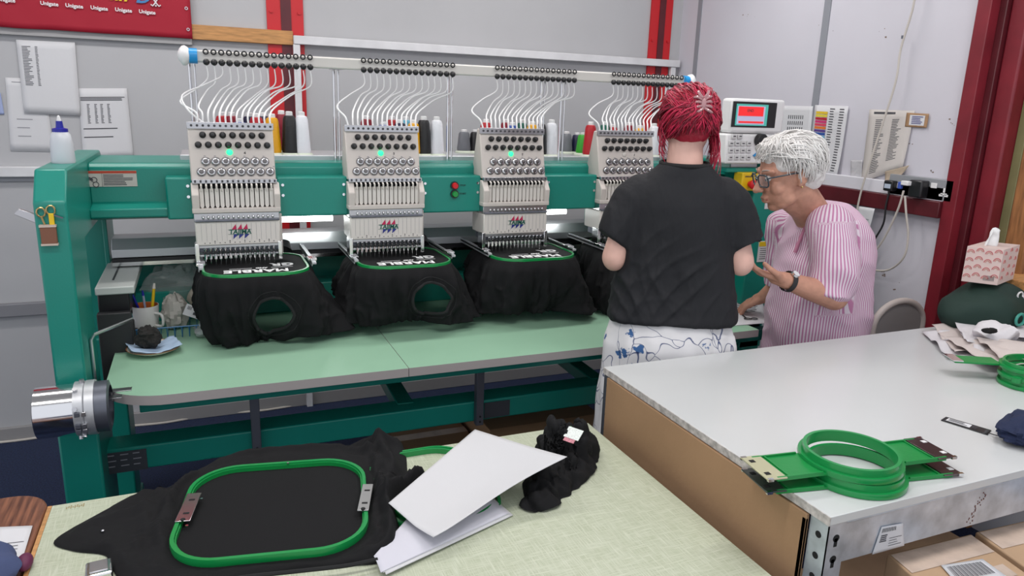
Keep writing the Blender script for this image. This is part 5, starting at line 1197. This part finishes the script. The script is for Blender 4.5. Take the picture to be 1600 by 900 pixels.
def hand(b, wrist, d, nrm, thumb, curls, spread=.10, S=1.0, rw=.024):
    # d: pointing direction, nrm: back of the hand, thumb: +1/-1 side along d x nrm
    d = Vector(d).normalized(); nrm = Vector(nrm); nrm = (nrm-d*nrm.dot(d)).normalized(); sd = d.cross(nrm)*thumb; w = Vector(wrist)
    L = (.088, .096, .090, .070); kn = (.088, .092, .086, .078)
    for i in range(4):
        off = (.030-.0205*i)*S; k = w+d*kn[i]*S+sd*off-nrm*(.002*(i in (0, 3)))
        capsule(b, w+sd*off*.55+d*.01, k, .0145*S, .0105*S)
        dd = (d+sd*spread*(1.2-i*.8)).normalized(); p = k; ang = 0
        for j, (fr, rr) in enumerate(((.46, .0092), (.30, .0082), (.24, .0070))):
            ang += curls[i][j]; v = dd*math.cos(ang)-nrm*math.sin(ang); q = p+v*L[i]*S*fr
            capsule(b, p, q, rr*S*1.04, rr*S*.95); p = q
    p = w+sd*.020*S+d*.022*S; v = (d*.72+sd*.62-nrm*.30).normalized(); q = p+v*.044*S; capsule(b, p, q, .0155*S, .0115*S)
    v2 = (d*.95+sd*.12-nrm*.28).normalized(); r = q+v2*.034*S; capsule(b, q, r, .0110*S, .0098*S); capsule(b, r, r+(v2-nrm*.15).normalized()*.026*S, .0096*S, .0080*S)
    capsule(b, w-d*.02, w+d*.03, rw*S, .024*S)
def person(name, me, loc, m, lab):
    o = bpy.data.objects.new(name, me); COL.objects.link(o); o.location = loc; ORG[o.name] = Vector(loc)
    me.transform(Matrix.Translation(-Vector(loc))); me.materials.append(m); return tag(o, lab, 'person')
def wear(name, me, par, m):
    o = bpy.data.objects.new(name, me); COL.objects.link(o); o.parent = par; ORG[o.name] = ORG[par.name].copy()
    me.transform(Matrix.Translation(-ORG[par.name]))
    for x in (m if isinstance(m, (list, tuple)) else [m]): me.materials.append(x)
    return o
def displace(me, fn):
    ns = [v.normal.copy() for v in me.vertices]
    for v, n in zip(me.vertices, ns): v.co = v.co + n*fn(v.co, n)
def strands(b, mt, E, starts, tip, n=12, r=.0025, amp=.004, lift=.004, rnd=None, nm=3):
    # hair locks along an ellipsoid E from each start direction to tip direction
    rnd = rnd or random.Random(1)
    for s in starts:
        s = Vector(s).normalized(); tp = (Vector(tip(s)) if callable(tip) else Vector(tip)).normalized(); om = s.angle(tp)
        if om < .05: continue
        pts = []; ph = rnd.uniform(0, 9); lf = rnd.uniform(0, lift); b.cur = rnd.randrange(nm)
        for i in range(n):
            t = i/(n-1); q = (s*math.sin((1-t)*om)+tp*math.sin(t*om))/math.sin(om); k = 1+lf/E[0]*math.sin(math.pi*min(1, .15+t*.9))
            p = Vector((q.x*E[0], q.y*E[1], q.z*E[2]))*k + Vector((amp*nz((ph, t*3, 0)), amp*nz((ph, t*3, 5)), amp*nz((ph, t*3, 8)))); pts.append(mt @ p)
        b.tube(pts, [r*(.5+.8*math.sin(math.pi*min(1, .1+.85*i/(n-1)))) for i in range(n)], 5)
    b.cur = 0
# ---------------------------------------------------------------- person in black t-shirt, seen from behind
G0 = Vector((1.385, 1.90, 0)); GM = Matrix.Translation(G0+Vector((0, 0, .012))) @ Matrix.Rotation(R_(-25), 4, 'Z') @ Matrix.Diagonal((.88, .93, 1, 1))
b = MB()
hm = Matrix.Translation(G0) @ Matrix.Rotation(R_(-25), 4, 'Z') @ Matrix.Translation((.008, .025, 1.566)) @ Matrix.Scale(.86, 4) @ Matrix.Rotation(R_(-14), 4, 'X') @ Matrix.Rotation(R_(-4), 4, 'Y')
k0 = len(b.v); b.sph((0, 0, .01), (.075, .095, .108), 24, 16); b.sph((0, .03, -.055), (.055, .062, .055), 18, 12)
capsule(b, (0, .088, .0), (0, .102, -.022), .010, .013); b.sph((0, .075, -.055), (.024, .018, .010), 12, 8); b.sph((0, .07, -.088), (.022, .02, .016), 12, 8)
for s in (-1, 1): b.sph((s*.075, -.002, -.005), (.010, .018, .030), 10, 8); b.sph((s*.04, .068, -.03), (.022, .02, .02), 10, 8)
xf(b, hm, k0); k0 = len(b.v)
capsule(b, (0, -.022, 1.38), (0, .008, 1.535), .068, .058, 18)
b.sph((0, -.01, 1.36), (.14, .070, .050), 20, 12); b.sph((0, 0, 1.22), (.15, .09, .16), 20, 12); b.sph((0, 0, 1.02), (.135, .09, .14), 20, 12); b.sph((0, -.01, .90), (.17, .11, .11), 20, 12)
ga = {}
for s in (-1, 1):
    sh_, el, wr_ = (s*.168, -.01, 1.335), (s*.226, -.035, 1.155), (s*.110, .185, 1.13)
    capsule(b, sh_, el, .046, .045, 16); capsule(b, el, wr_, .042, .026, 16)
    hand(b, wr_, (-s*.35, .9, -.1), (0, .1, 1), -s if False else (1 if s < 0 else -1), [(.35, .4, .3)]*4, rw=.024)
    capsule(b, (s*.092, 0, .86), (s*.095, .015, .48), .095, .058, 16); capsule(b, (s*.095, .015, .48), (s*.09, -.02, .10), .056, .036, 16); capsule(b, (s*.09, -.03, .06), (s*.10, .11, .04), .036, .028, 12)
xf(b, GM, k0)
g = person('person', remesh(b, .0045, 3, 'person'), G0, M['skin'], 'person with pink-red hair in black t-shirt and white patterned shorts, seen from behind')
# t-shirt
b = MB()
ringloft(b, [(.952, .238, .140, 0, -.005), (.966, .243, .146, 0, -.005), (.995, .238, .140, 0, -.005), (1.06, .226, .132, 0, -.004), (1.16, .218, .130, 0, 0), (1.26, .205, .130, 0, 0), (1.33, .196, .120, 0, -.004), (1.375, .178, .102, 0, -.010), (1.405, .146, .088, 0, -.014), (1.436, .105, .078, 0, -.018), (1.455, .084, .074, 0, -.018)])
for s in (-1, 1):
    capsule(b, (s*.145, -.008, 1.338), (s*.175, -.010, 1.318), .080, .080, 16); b.cyl((s*.165, -.008, 1.335), (s*.240, -.032, 1.205), .080, .068, 20)
xf(b, GM)
me = remesh(b, .007, 7, 't_shirt')
def gw(p, n):
    q = GM.inverted() @ p; t = max(0, min(1, (1.42-q.z)/.3)); h = max(0, min(1, (q.z-.94)/.05))
    wv = nz((q.x*3.1, q.y*3, q.z*3+5)); rg = lambda x, y, z: (1-abs(nz((x+wv*1.6, y, z+wv*1.2))))**6
    mk = max(0, nz((q.x*4, q.y*4, q.z*3.5))+.25); mk2 = max(0, nz((q.x*4+9, q.y*4, q.z*3.5))+.2)
    f = nz((q.x*7+q.z*5, q.y*4, q.z*3.2))*.016 + .020*mk*rg(q.x*9+q.z*5, q.y*5, q.z*2.2+7) + .018*mk2*rg(q.x*11-q.z*8, q.y*5, q.z*3+2) + .010*mk*rg(q.x*4, q.y*5, q.z*16) + .007*rg(q.x*16+q.z*3, q.y*8, q.z*3+1)*mk2 - .010
    return f*t*(.3+.7*h) + (.008 if q.z < 1.02 and q.z > .985 else 0)*0
displace(me, gw)
tee = mat('tee_black', (.0095, .010, .013), .75, bump=(16, .5, .02), spec=.4, stretch=(1.3, 1, .5))
wear('t_shirt', me, g, tee)
mtn = GM @ Matrix.Translation((0, -.018, 1.453)); wear('neckband', MB().tube([mtn @ Vector((.084*math.cos(k*.21), .074*math.sin(k*.21), .004*math.sin(k*.21))) for k in range(30)], .0065, 8, True).mesh('neckband'), g, MATS['collar_rib'])
# shorts
b = MB(); ringloft(b, [(.975, .20, .125, 0, 0), (.94, .222, .135, 0, 0), (.88, .243, .15, 0, -.01), (.80, .25, .155, 0, -.01), (.74, .25, .15, 0, -.005)])
for s in (-1, 1): ringloft(b, [(.80, .120, .145, s*.125, -.005), (.66, .122, .14, s*.13, 0), (.52, .125, .14, s*.135, 0)])
xf(b, GM); me = remesh(b, .008, 5, 'shorts'); displace(me, lambda p, n: (nz((p.x*30, p.y*18, p.z*5))*.010+nz((p.x*12, p.y*12, p.z*9))*.010)*(1 if p.z < .93 else .5))
m, N, L, B = nodes('shorts_print'); B.inputs['Roughness'].default_value = .8
tc_ = N.new('ShaderNodeTexCoord'); nzn = N.new('ShaderNodeTexNoise'); nzn.inputs['Scale'].default_value = 6; L.new(tc_.outputs['Object'], nzn.inputs['Vector'])
ad = N.new('ShaderNodeMixRGB'); ad.inputs[0].default_value = .25; L.new(tc_.outputs['Object'], ad.inputs[1]); L.new(nzn.outputs['Color'], ad.inputs[2])
v1 = N.new('ShaderNodeTexVoronoi'); v1.feature = 'DISTANCE_TO_EDGE'; v1.inputs['Scale'].default_value = 12; L.new(ad.outputs[0], v1.inputs['Vector'])
r1 = N.new('ShaderNodeValToRGB'); r1.color_ramp.elements[0].color = (.07, .10, .24, 1); r1.color_ramp.elements[0].position = .005; r1.color_ramp.elements[1].position = .018; r1.color_ramp.elements[1].color = (1, 1, 1, 1); L.new(v1.outputs['Distance'], r1.inputs[0])
v2 = N.new('ShaderNodeTexVoronoi'); v2.inputs['Scale'].default_value = 15; L.new(tc_.outputs['Object'], v2.inputs['Vector'])
n2 = N.new('ShaderNodeTexNoise'); n2.inputs['Scale'].default_value = 75; L.new(tc_.outputs['Object'], n2.inputs['Vector'])
mm_ = N.new('ShaderNodeMath'); mm_.operation = 'MULTIPLY_ADD'; mm_.inputs[1].default_value = .55; L.new(n2.outputs['Fac'], mm_.inputs[0]); L.new(v2.outputs['Distance'], mm_.inputs[2])
r2 = N.new('ShaderNodeValToRGB'); r2.color_ramp.elements[0].color = (.05, .16, .40, 1); r2.color_ramp.elements[0].position = .46; r2.color_ramp.elements[1].position = .51; r2.color_ramp.elements[1].color = (1, 1, 1, 1); L.new(mm_.outputs[0], r2.inputs[0])
mu = N.new('ShaderNodeMixRGB'); mu.blend_type = 'MULTIPLY'; mu.inputs[0].default_value = 1; L.new(r1.outputs[0], mu.inputs[1]); L.new(r2.outputs[0], mu.inputs[2])
mu2 = N.new('ShaderNodeMixRGB'); mu2.blend_type = 'MULTIPLY'; mu2.inputs[0].default_value = 1; mu2.inputs[2].default_value = (.70, .69, .70, 1); L.new(mu.outputs[0], mu2.inputs[1]); L.new(mu2.outputs[0], B.inputs['Base Color'])
wear('shorts', me, g, m)
for s in (-1, 1):
    b = MB(); capsule(b, (s*.09, -.04, .045), (s*.105, .13, .035), .046, .038, 14)
    for v in b.v: v.z = max(v.z, .001)
    xf(b, GM); wear('shoe', remesh(b, .008, 2, 'shoe'), g, M['rubber'])
# hair: cap, swept locks, loose strands, claw clip
hc_ = [mat('hair_crimson', (.36, .006, .030), .42, bump=(60, .3), stretch=(3, 3, .5)), mat('hair_pink', (.50, .016, .065), .40), mat('hair_dark', (.17, .004, .020), .45)]
b = MB(); b.sph((0, -.012, .035), (.092, .108, .096), 28, 20); b.sph((0, -.055, .02), (.082, .068, .085), 24, 16); b.sph((.01, -.085, .055), (.058, .048, .060), 20, 14)
xf(b, hm); me = remesh(b, .007, 4, 'hair'); displace(me, lambda p, n: .006*nz(p*22)+.004*nz(p*50)); hair = wear('hair', me, g, hc_[0])
rd = random.Random(3); E1 = (.103, .128, .118); hm2 = hm @ Matrix.Translation((0, -.020, .030)); b = MB(); st = []
for k in range(420):
    a = rd.uniform(0, 2*math.pi); st.append((math.cos(a)*.95, math.sin(a)*.95, rd.uniform(-.75, -.15) if math.sin(a) < .2 else rd.uniform(0, .5)))
strands(b, hm2, E1, st, lambda s: (.12+rd.uniform(-.2, .2), -.92, .25+rd.uniform(-.2, .25)), r=.0016, amp=.012, lift=.007, rnd=rd)
for k in range(190):
    a = rd.uniform(0, 2*math.pi); strands(b, hm2, (.108, .126, .124), [(math.cos(a)*.7, .6*math.sin(a)+.3, .8)], (math.cos(a)*.6+.2, -.75, .1+rd.uniform(-.2, .3)), r=.0016, amp=.014, lift=.008, rnd=rd)
for k in range(80):         # loose ends: right side long, left side short
    right = k < 52; s = 1 if right else -1; L_ = rd.uniform(.10, .22) if right else rd.uniform(.06, .13)
    p = Vector((s*(.085+rd.uniform(-.012, .012)), rd.uniform(-.055, .05), rd.uniform(-.03, .05))); b.cur = rd.randrange(3)
    q = [hm @ (p+Vector((s*(.014*math.sin(t*2.6)-.022*t*t*(1 if right else .6))+.006*nz((k, t*2, 0)), -.012*t, -L_*t)) ) for t in [i/7 for i in range(8)]]
    b.tube(q, [.0020*(1-.75*i/7) for i in range(8)], 5)
b.cur = 0
wear('hair_locks', b.mesh('hair_locks', ang=180), g, hc_)
cm = mat('clip_pink', (.62, .34, .36), .15, trans=.3)
b = MB(); CL = lambda x, y, z: hm @ Vector((.022+x*.8, -.150+y, .052+z*.72))
for s in (-1, 1):
    for k in range(4):
        z = .034-k*.022; b.tube(spline([CL(s*.004, -.004, z*.6), CL(s*.022, -.006, z), CL(s*.038, .010, z*1.15)], 5), [.0042]*10+[.002], 6)
    b.tube(spline([CL(s*.004, -.006, .03), CL(s*.016, -.010, .045), CL(s*.022, -.008, .062)], 5), .0045, 6)
b.sph(CL(0, -.006, .0), (.008, .006, .018), 10, 8)
wear('claw_clip', b.mesh('claw_clip'), g, cm)
# ---------------------------------------------------------------- older person in pink striped blouse
W0 = Vector((2.06, 1.955, 0)); b = MB()
skin2 = mat('skin_tanned', (.52, .265, .185), .5, var=(40, .10), bump=(130, .25, .003))
hcW = AY(1231, 273, 1.93); fwd = Vector((-.88, .26, -.27)).normalized(); sdv = fwd.cross(Vector((0, 0, 1))).normalized(); upv = sdv.cross(fwd)
wm = Matrix((sdv, fwd, upv)).transposed().to_4x4(); wm.translation = hcW
k0 = len(b.v)
b.sph((0, -.005, .022), (.074, .094, .098), 26, 18); b.sph((0, .035, -.045), (.058, .058, .062), 20, 14); b.sph((0, .062, -.092), (.026, .024, .019), 14, 10)
capsule(b, (0, .090, .020), (0, .113, -.018), .0085, .0125); b.sph((0, .118, -.022), (.0125, .012, .011), 12, 8)
for s in (-1, 1):
    b.sph((s*.012, .106, -.025), (.009, .010, .008), 10, 8); b.sph((s*.036, .058, -.028), (.026, .026, .026), 12, 8); b.sph((s*.034, .028, -.070), (.026, .034, .026), 12, 8)
    capsule(b, (s*.016, .088, .034), (s*.050, .072, .034), .0095, .009); b.sph((s*.077, -.012, .0), (.008, .019, .031), 12, 8); b.sph((s*.072, -.004, -.026), (.008, .010, .012), 10, 8)
b.sph((0, .090, -.054), (.023, .015, .007), 12, 8); b.sph((0, .088, -.067), (.021, .015, .008), 12, 8); b.sph((0, .045, -.085), (.05, .03, .022), 14, 10)
xf(b, wm, k0)
nb = Vector((2.00, 1.955, 1.27)); capsule(b, nb, wm @ Vector((0, -.025, -.06)), .064, .056, 18); capsule(b, nb, wm @ Vector((0, .012, -.085)), .045, .036, 14)
b.sph((2.07, 1.955, 1.16), (.11, .13, .11), 20, 14); b.sph((2.07, 1.955, 1.0), (.14, .13, .17), 20, 14); b.sph((2.085, 1.955, .86), (.15, .14, .13), 20, 14)
Sl, El, Wl = AY(1306, 352, 1.82), AY(1304, 464, 1.785), AY(1224, 437, 1.81)
capsule(b, Sl+Vector((0, .03, -.03)), El, .046, .046, 16); capsule(b, El, lerp(El, Wl, .45), .046, .040, 16); capsule(b, lerp(El, Wl, .45), Wl, .040, .027, 16)
dl = (AY(1166, 420, 1.85)-Wl); hand(b, Wl, dl, (.25, -.15, -1), 1, [(.25, .45, .35), (.32, .5, .4), (.40, .5, .4), (.48, .5, .4)], .03, .98, .027)
Sr = Vector((2.03, 2.12, 1.20)); Fr = AZ(1162, 487, TZ+.010); Wr = AY(1193, 464, Fr.y-.07); Er = Vector((2.07, 2.13, .99))
capsule(b, Sr, Er, .05, .043, 16); capsule(b, Er, Wr, .041, .027, 16); hand(b, Wr, (Fr-Wr)+Vector((0, 0, .03)), (-.3, -.1, 1), 1, [(.25, .35, .3), (.35, .4, .3), (.45, .5, .35), (.5, .5, .4)], .12, .98, .027)
for s in (-1, 1):
    y = 1.955+s*.08; capsule(b, (2.08, y, .78), (2.08, y, .46), .08, .065, 16); capsule(b, (2.08, y, .46), (2.10, y, .10), .062, .040, 16); capsule(b, (2.11, y, .06), (1.97, y, .04), .038, .028, 12)
wp_ = person('person', remesh(b, .0042, 2, 'person'), W0, skin2, 'older person with white hair and glasses in a pink striped blouse')
# face details
for s in (-1, 1):
    MB().sph(wm @ Vector((s*.031, .083, .012)), .0105, 14, 10).build('eye', mat('eye_white', (.66, .62, .60), .2), wp_)
    MB().sph(wm @ Vector((s*.031, .0905, .010)), .0048, 10, 8).build('iris', mat('iris', (.04, .05, .07), .2), wp_)
    MB().tube([wm @ Vector((s*(.018+.028*t), .094-.016*t*t, .038+.004*math.sin(t*3))) for t in [i/6 for i in range(7)]], .0022, 6).build('eyebrow', mat('brow_grey', (.42, .36, .32), .7), wp_)
MB().tube([wm @ Vector((x, 0.1005-abs(x)*.40, -.0605+.0)) for x in (-.02, -.012, 0, .012, .02)], .0028, 6).build('lips', mat('lips', (.36, .12, .10), .5), wp_)
fm = mat('glasses_frame', (.05, .07, .085), .25); b = MB()
for s in (-1, 1):
    b.tube([wm @ Vector((s*.033+x, .108-.010*abs(x+s*.033)/.05, .008+y)) for x, y in rrect(0, 0, .0255, .0205, .014, 4)], .0026, 8, True)
    b.tube([wm @ Vector((s*.058, .100, .018)), wm @ Vector((s*.074, .080, .020)), wm @ Vector((s*.081, .01, .016)), wm @ Vector((s*.080, -.020, .006))], .0026, 8)
b.tube([wm @ Vector((-.009, .108, .014)), wm @ Vector((0, .112, .018)), wm @ Vector((.009, .108, .014))], .0026, 8)
gl = b.build('glasses', fm, wp_)
for s in (-1, 1):
    poly = [wm @ Vector((s*.033+x, .1075-.010*abs(x+s*.033)/.05, .008+y)) for x, y in rrect(0, 0, .0250, .0200, .013, 4)]
    MB().add(poly, [tuple(range(len(poly)))]).build('lens', mat('lens_glass', (.85, .88, .92), .05, alpha=.18), gl, smooth=False)
q = wm @ Vector((-.076, -.006, -.036)); MB().sph(q, .004, 10, 8).build('earring', mat('gold2', (.6, .45, .2), .3, 1.0), wp_)
# hair
wh = [mat('hair_white', (.74, .72, .70), .5, bump=(70, .3)), mat('hair_silver', (.66, .64, .62), .5), mat('hair_bright', (.80, .79, .77), .5)]
b = MB(); b.sph((0, -.018, .048), (.086, .098, .078), 28, 18); b.sph((0, -.058, .010), (.080, .068, .085), 24, 16); b.sph((0, .030, .086), (.066, .055, .034), 18, 12)
xf(b, wm); me = remesh(b, .006, 4, 'hair'); displace(me, lambda p, n: .007*nz(p*20)+.005*nz(p*45)); wear('hair', me, wp_, wh[0])
b = MB(); rd = random.Random(8); E2 = (.092, .114, .098); wm2 = wm @ Matrix.Translation((0, -.014, .036))
for k in range(900):
    a = rd.uniform(0, 2*math.pi); c_, s_ = math.cos(a), math.sin(a)
    if k % 5 == 0: st_ = Vector((rd.uniform(-.75, .75), .72, rd.uniform(.50, .85))); e2 = Vector((st_.x*1.3+rd.uniform(-.15, .15), -.85+rd.uniform(-.1, .3), rd.uniform(-.45, .35)))
    else:
        st_ = Vector((.3*c_, .1+.3*s_, 1)); zend = .45+rd.uniform(-.05, .15) if s_ > .35 else (rd.uniform(-.2, .1) if s_ > -.15 else rd.uniform(-.85, -.35))
        e2 = Matrix.Rotation(rd.uniform(-.35, .1), 3, 'Z') @ Vector((c_, s_*.95, zend))
    strands(b, wm2, E2, [st_], tuple(e2), n=10, r=.0016, amp=.020, lift=.010, rnd=rd)
wear('hair_locks', b.mesh('hair_locks', ang=180), wp_, wh)
# blouse
b = MB(); r_ = lambda z, hx, hy, cx, cy=1.955: (z, hx, hy, cx, cy)
rings = [(z, hx, hy, cx, 1.955) for z, hx, hy, cx in ((.70, .195, .178, 2.09), (.82, .195, .178, 2.085), (.95, .188, .172, 2.075), (1.06, .175, .17, 2.072), (1.15, .160, .17, 2.075), (1.22, .138, .162, 2.075), (1.27, .112, .138, 2.070), (1.305, .086, .102, 2.060), (1.325, .068, .074, 2.050))]
ringloft(b, rings, 48, 2.2)
m1 = lerp(Sl, El, .5); capsule(b, Sl+Vector((.0, .025, -.015)), m1, .084, .084, 18); b.cyl(m1, lerp(El, Wl, .16)+Vector((.01, 0, -.012)), .084, .074, 24)
capsule(b, m1, lerp(m1, El, .6), .084, .078, 16)
capsule(b, Sr, lerp(Sr, Er, .5), .078, .08, 16); b.cyl(lerp(Sr, Er, .45), lerp(Er, Wr, .12), .08, .066, 20)
me = remesh(b, .0075, 7, 'blouse')
def ww(p, n):
    t = max(0, min(1, (1.32-p.z)/.12)); return t*(nz((p.x*6, p.y*6, p.z*4))*.014+nz((p.x*13+p.z*7, p.y*13, p.z*9))*.008-abs(nz((p.x*8+p.z*8, p.y*8, p.z*8+5)))*.014)
axA = (El-Sl).normalized(); u1 = Vector((-.3, -1, 0)); u1 = (u1-axA*u1.dot(axA)).normalized(); u2 = axA.cross(u1)
vals = []
for v in me.vertices:
    p = v.co; q = p-Sl; al = q.dot(axA); rr_ = (q-axA*al).length
    if rr_ < .099 and -.01 < al < (El-Sl).length+.07 and p.y < 1.83: vals.append(math.atan2(q.dot(u2), q.dot(u1))*.080)
    elif p.y > 2.10 and (p-Sr).cross((Er-Sr).normalized()).length < .115 and p.z < 1.24: vals.append((p.x-p.y)*.7)
    else: vals.append(math.atan2(p.x-2.07, -(p.y-1.955))*.19)
displace(me, ww)
at_ = me.attributes.new('stripe', 'FLOAT', 'POINT'); at_.data.foreach_set('value', vals)
m, N, L, B = nodes('striped_cotton'); B.inputs['Roughness'].default_value = .8
an = N.new('ShaderNodeAttribute'); an.attribute_name = 'stripe'; ml = N.new('ShaderNodeMath'); ml.operation = 'MULTIPLY'; ml.inputs[1].default_value = 1/.0112; L.new(an.outputs['Fac'], ml.inputs[0])
fr2 = N.new('ShaderNodeMath'); fr2.operation = 'FRACT'; L.new(ml.outputs[0], fr2.inputs[0]); r = N.new('ShaderNodeValToRGB')
r.color_ramp.elements[0].color = (.50, .20, .36, 1); r.color_ramp.elements[0].position = .40; r.color_ramp.elements[1].color = (.72, .63, .70, 1); r.color_ramp.elements[1].position = .52
L.new(fr2.outputs[0], r.inputs[0]); L.new(r.outputs[0], B.inputs['Base Color'])
wear('blouse', me, wp_, m)
# neckline placket
MB().tube(spline([(1.985, 1.915, 1.318), (1.955, 1.93, 1.27), (1.935, 1.935, 1.21), (1.918, 1.94, 1.15)], 6), .006, 8).build('neck_placket', mat('placket_pink', (.48, .20, .30), .8), wp_)
# trousers, shoes
b = MB()
for s in (-1, 1): y = 1.955+s*.08; capsule(b, (2.085, y, .72), (2.09, y, .46), .10, .09, 16); b.cyl((2.09, y, .46), (2.10, y, .09), .095, .075, 18)
wear('trousers', remesh(b, .009, 4, 'trousers'), wp_, mat('trouser_navy', (.02, .022, .04), .85))
for s in (-1, 1):
    b = MB(); y = 1.955+s*.08; capsule(b, (2.13, y, .045), (1.95, y, .036), .046, .038, 14)
    for v in b.v: v.z = max(v.z, .001)
    wear('shoe', remesh(b, .008, 2, 'shoe'), wp_, M['rubber'])
# watch
dW = (Wl-El).normalized(); cW = lerp(El, Wl, .90); a1 = dW.orthogonal().normalized(); a2 = dW.cross(a1)
w_ = MB().lathe([(.0335, -.009), (.0350, -.009), (.0350, .009), (.0335, .009)], cW, 24, dW, True).build('watch_strap', M['rubber'], wp_)
up_ = (Vector((0, -.5, .8))-dW*Vector((0, -.5, .8)).dot(dW)).normalized(); MB().cyl(cW+up_*.032, cW+up_*.040, .014, n=20).build('watch_case', M['chrome'], w_); MB().cyl(cW+up_*.040, cW+up_*.0405, .012, n=20).build('watch_dial', M['paper'], w_)
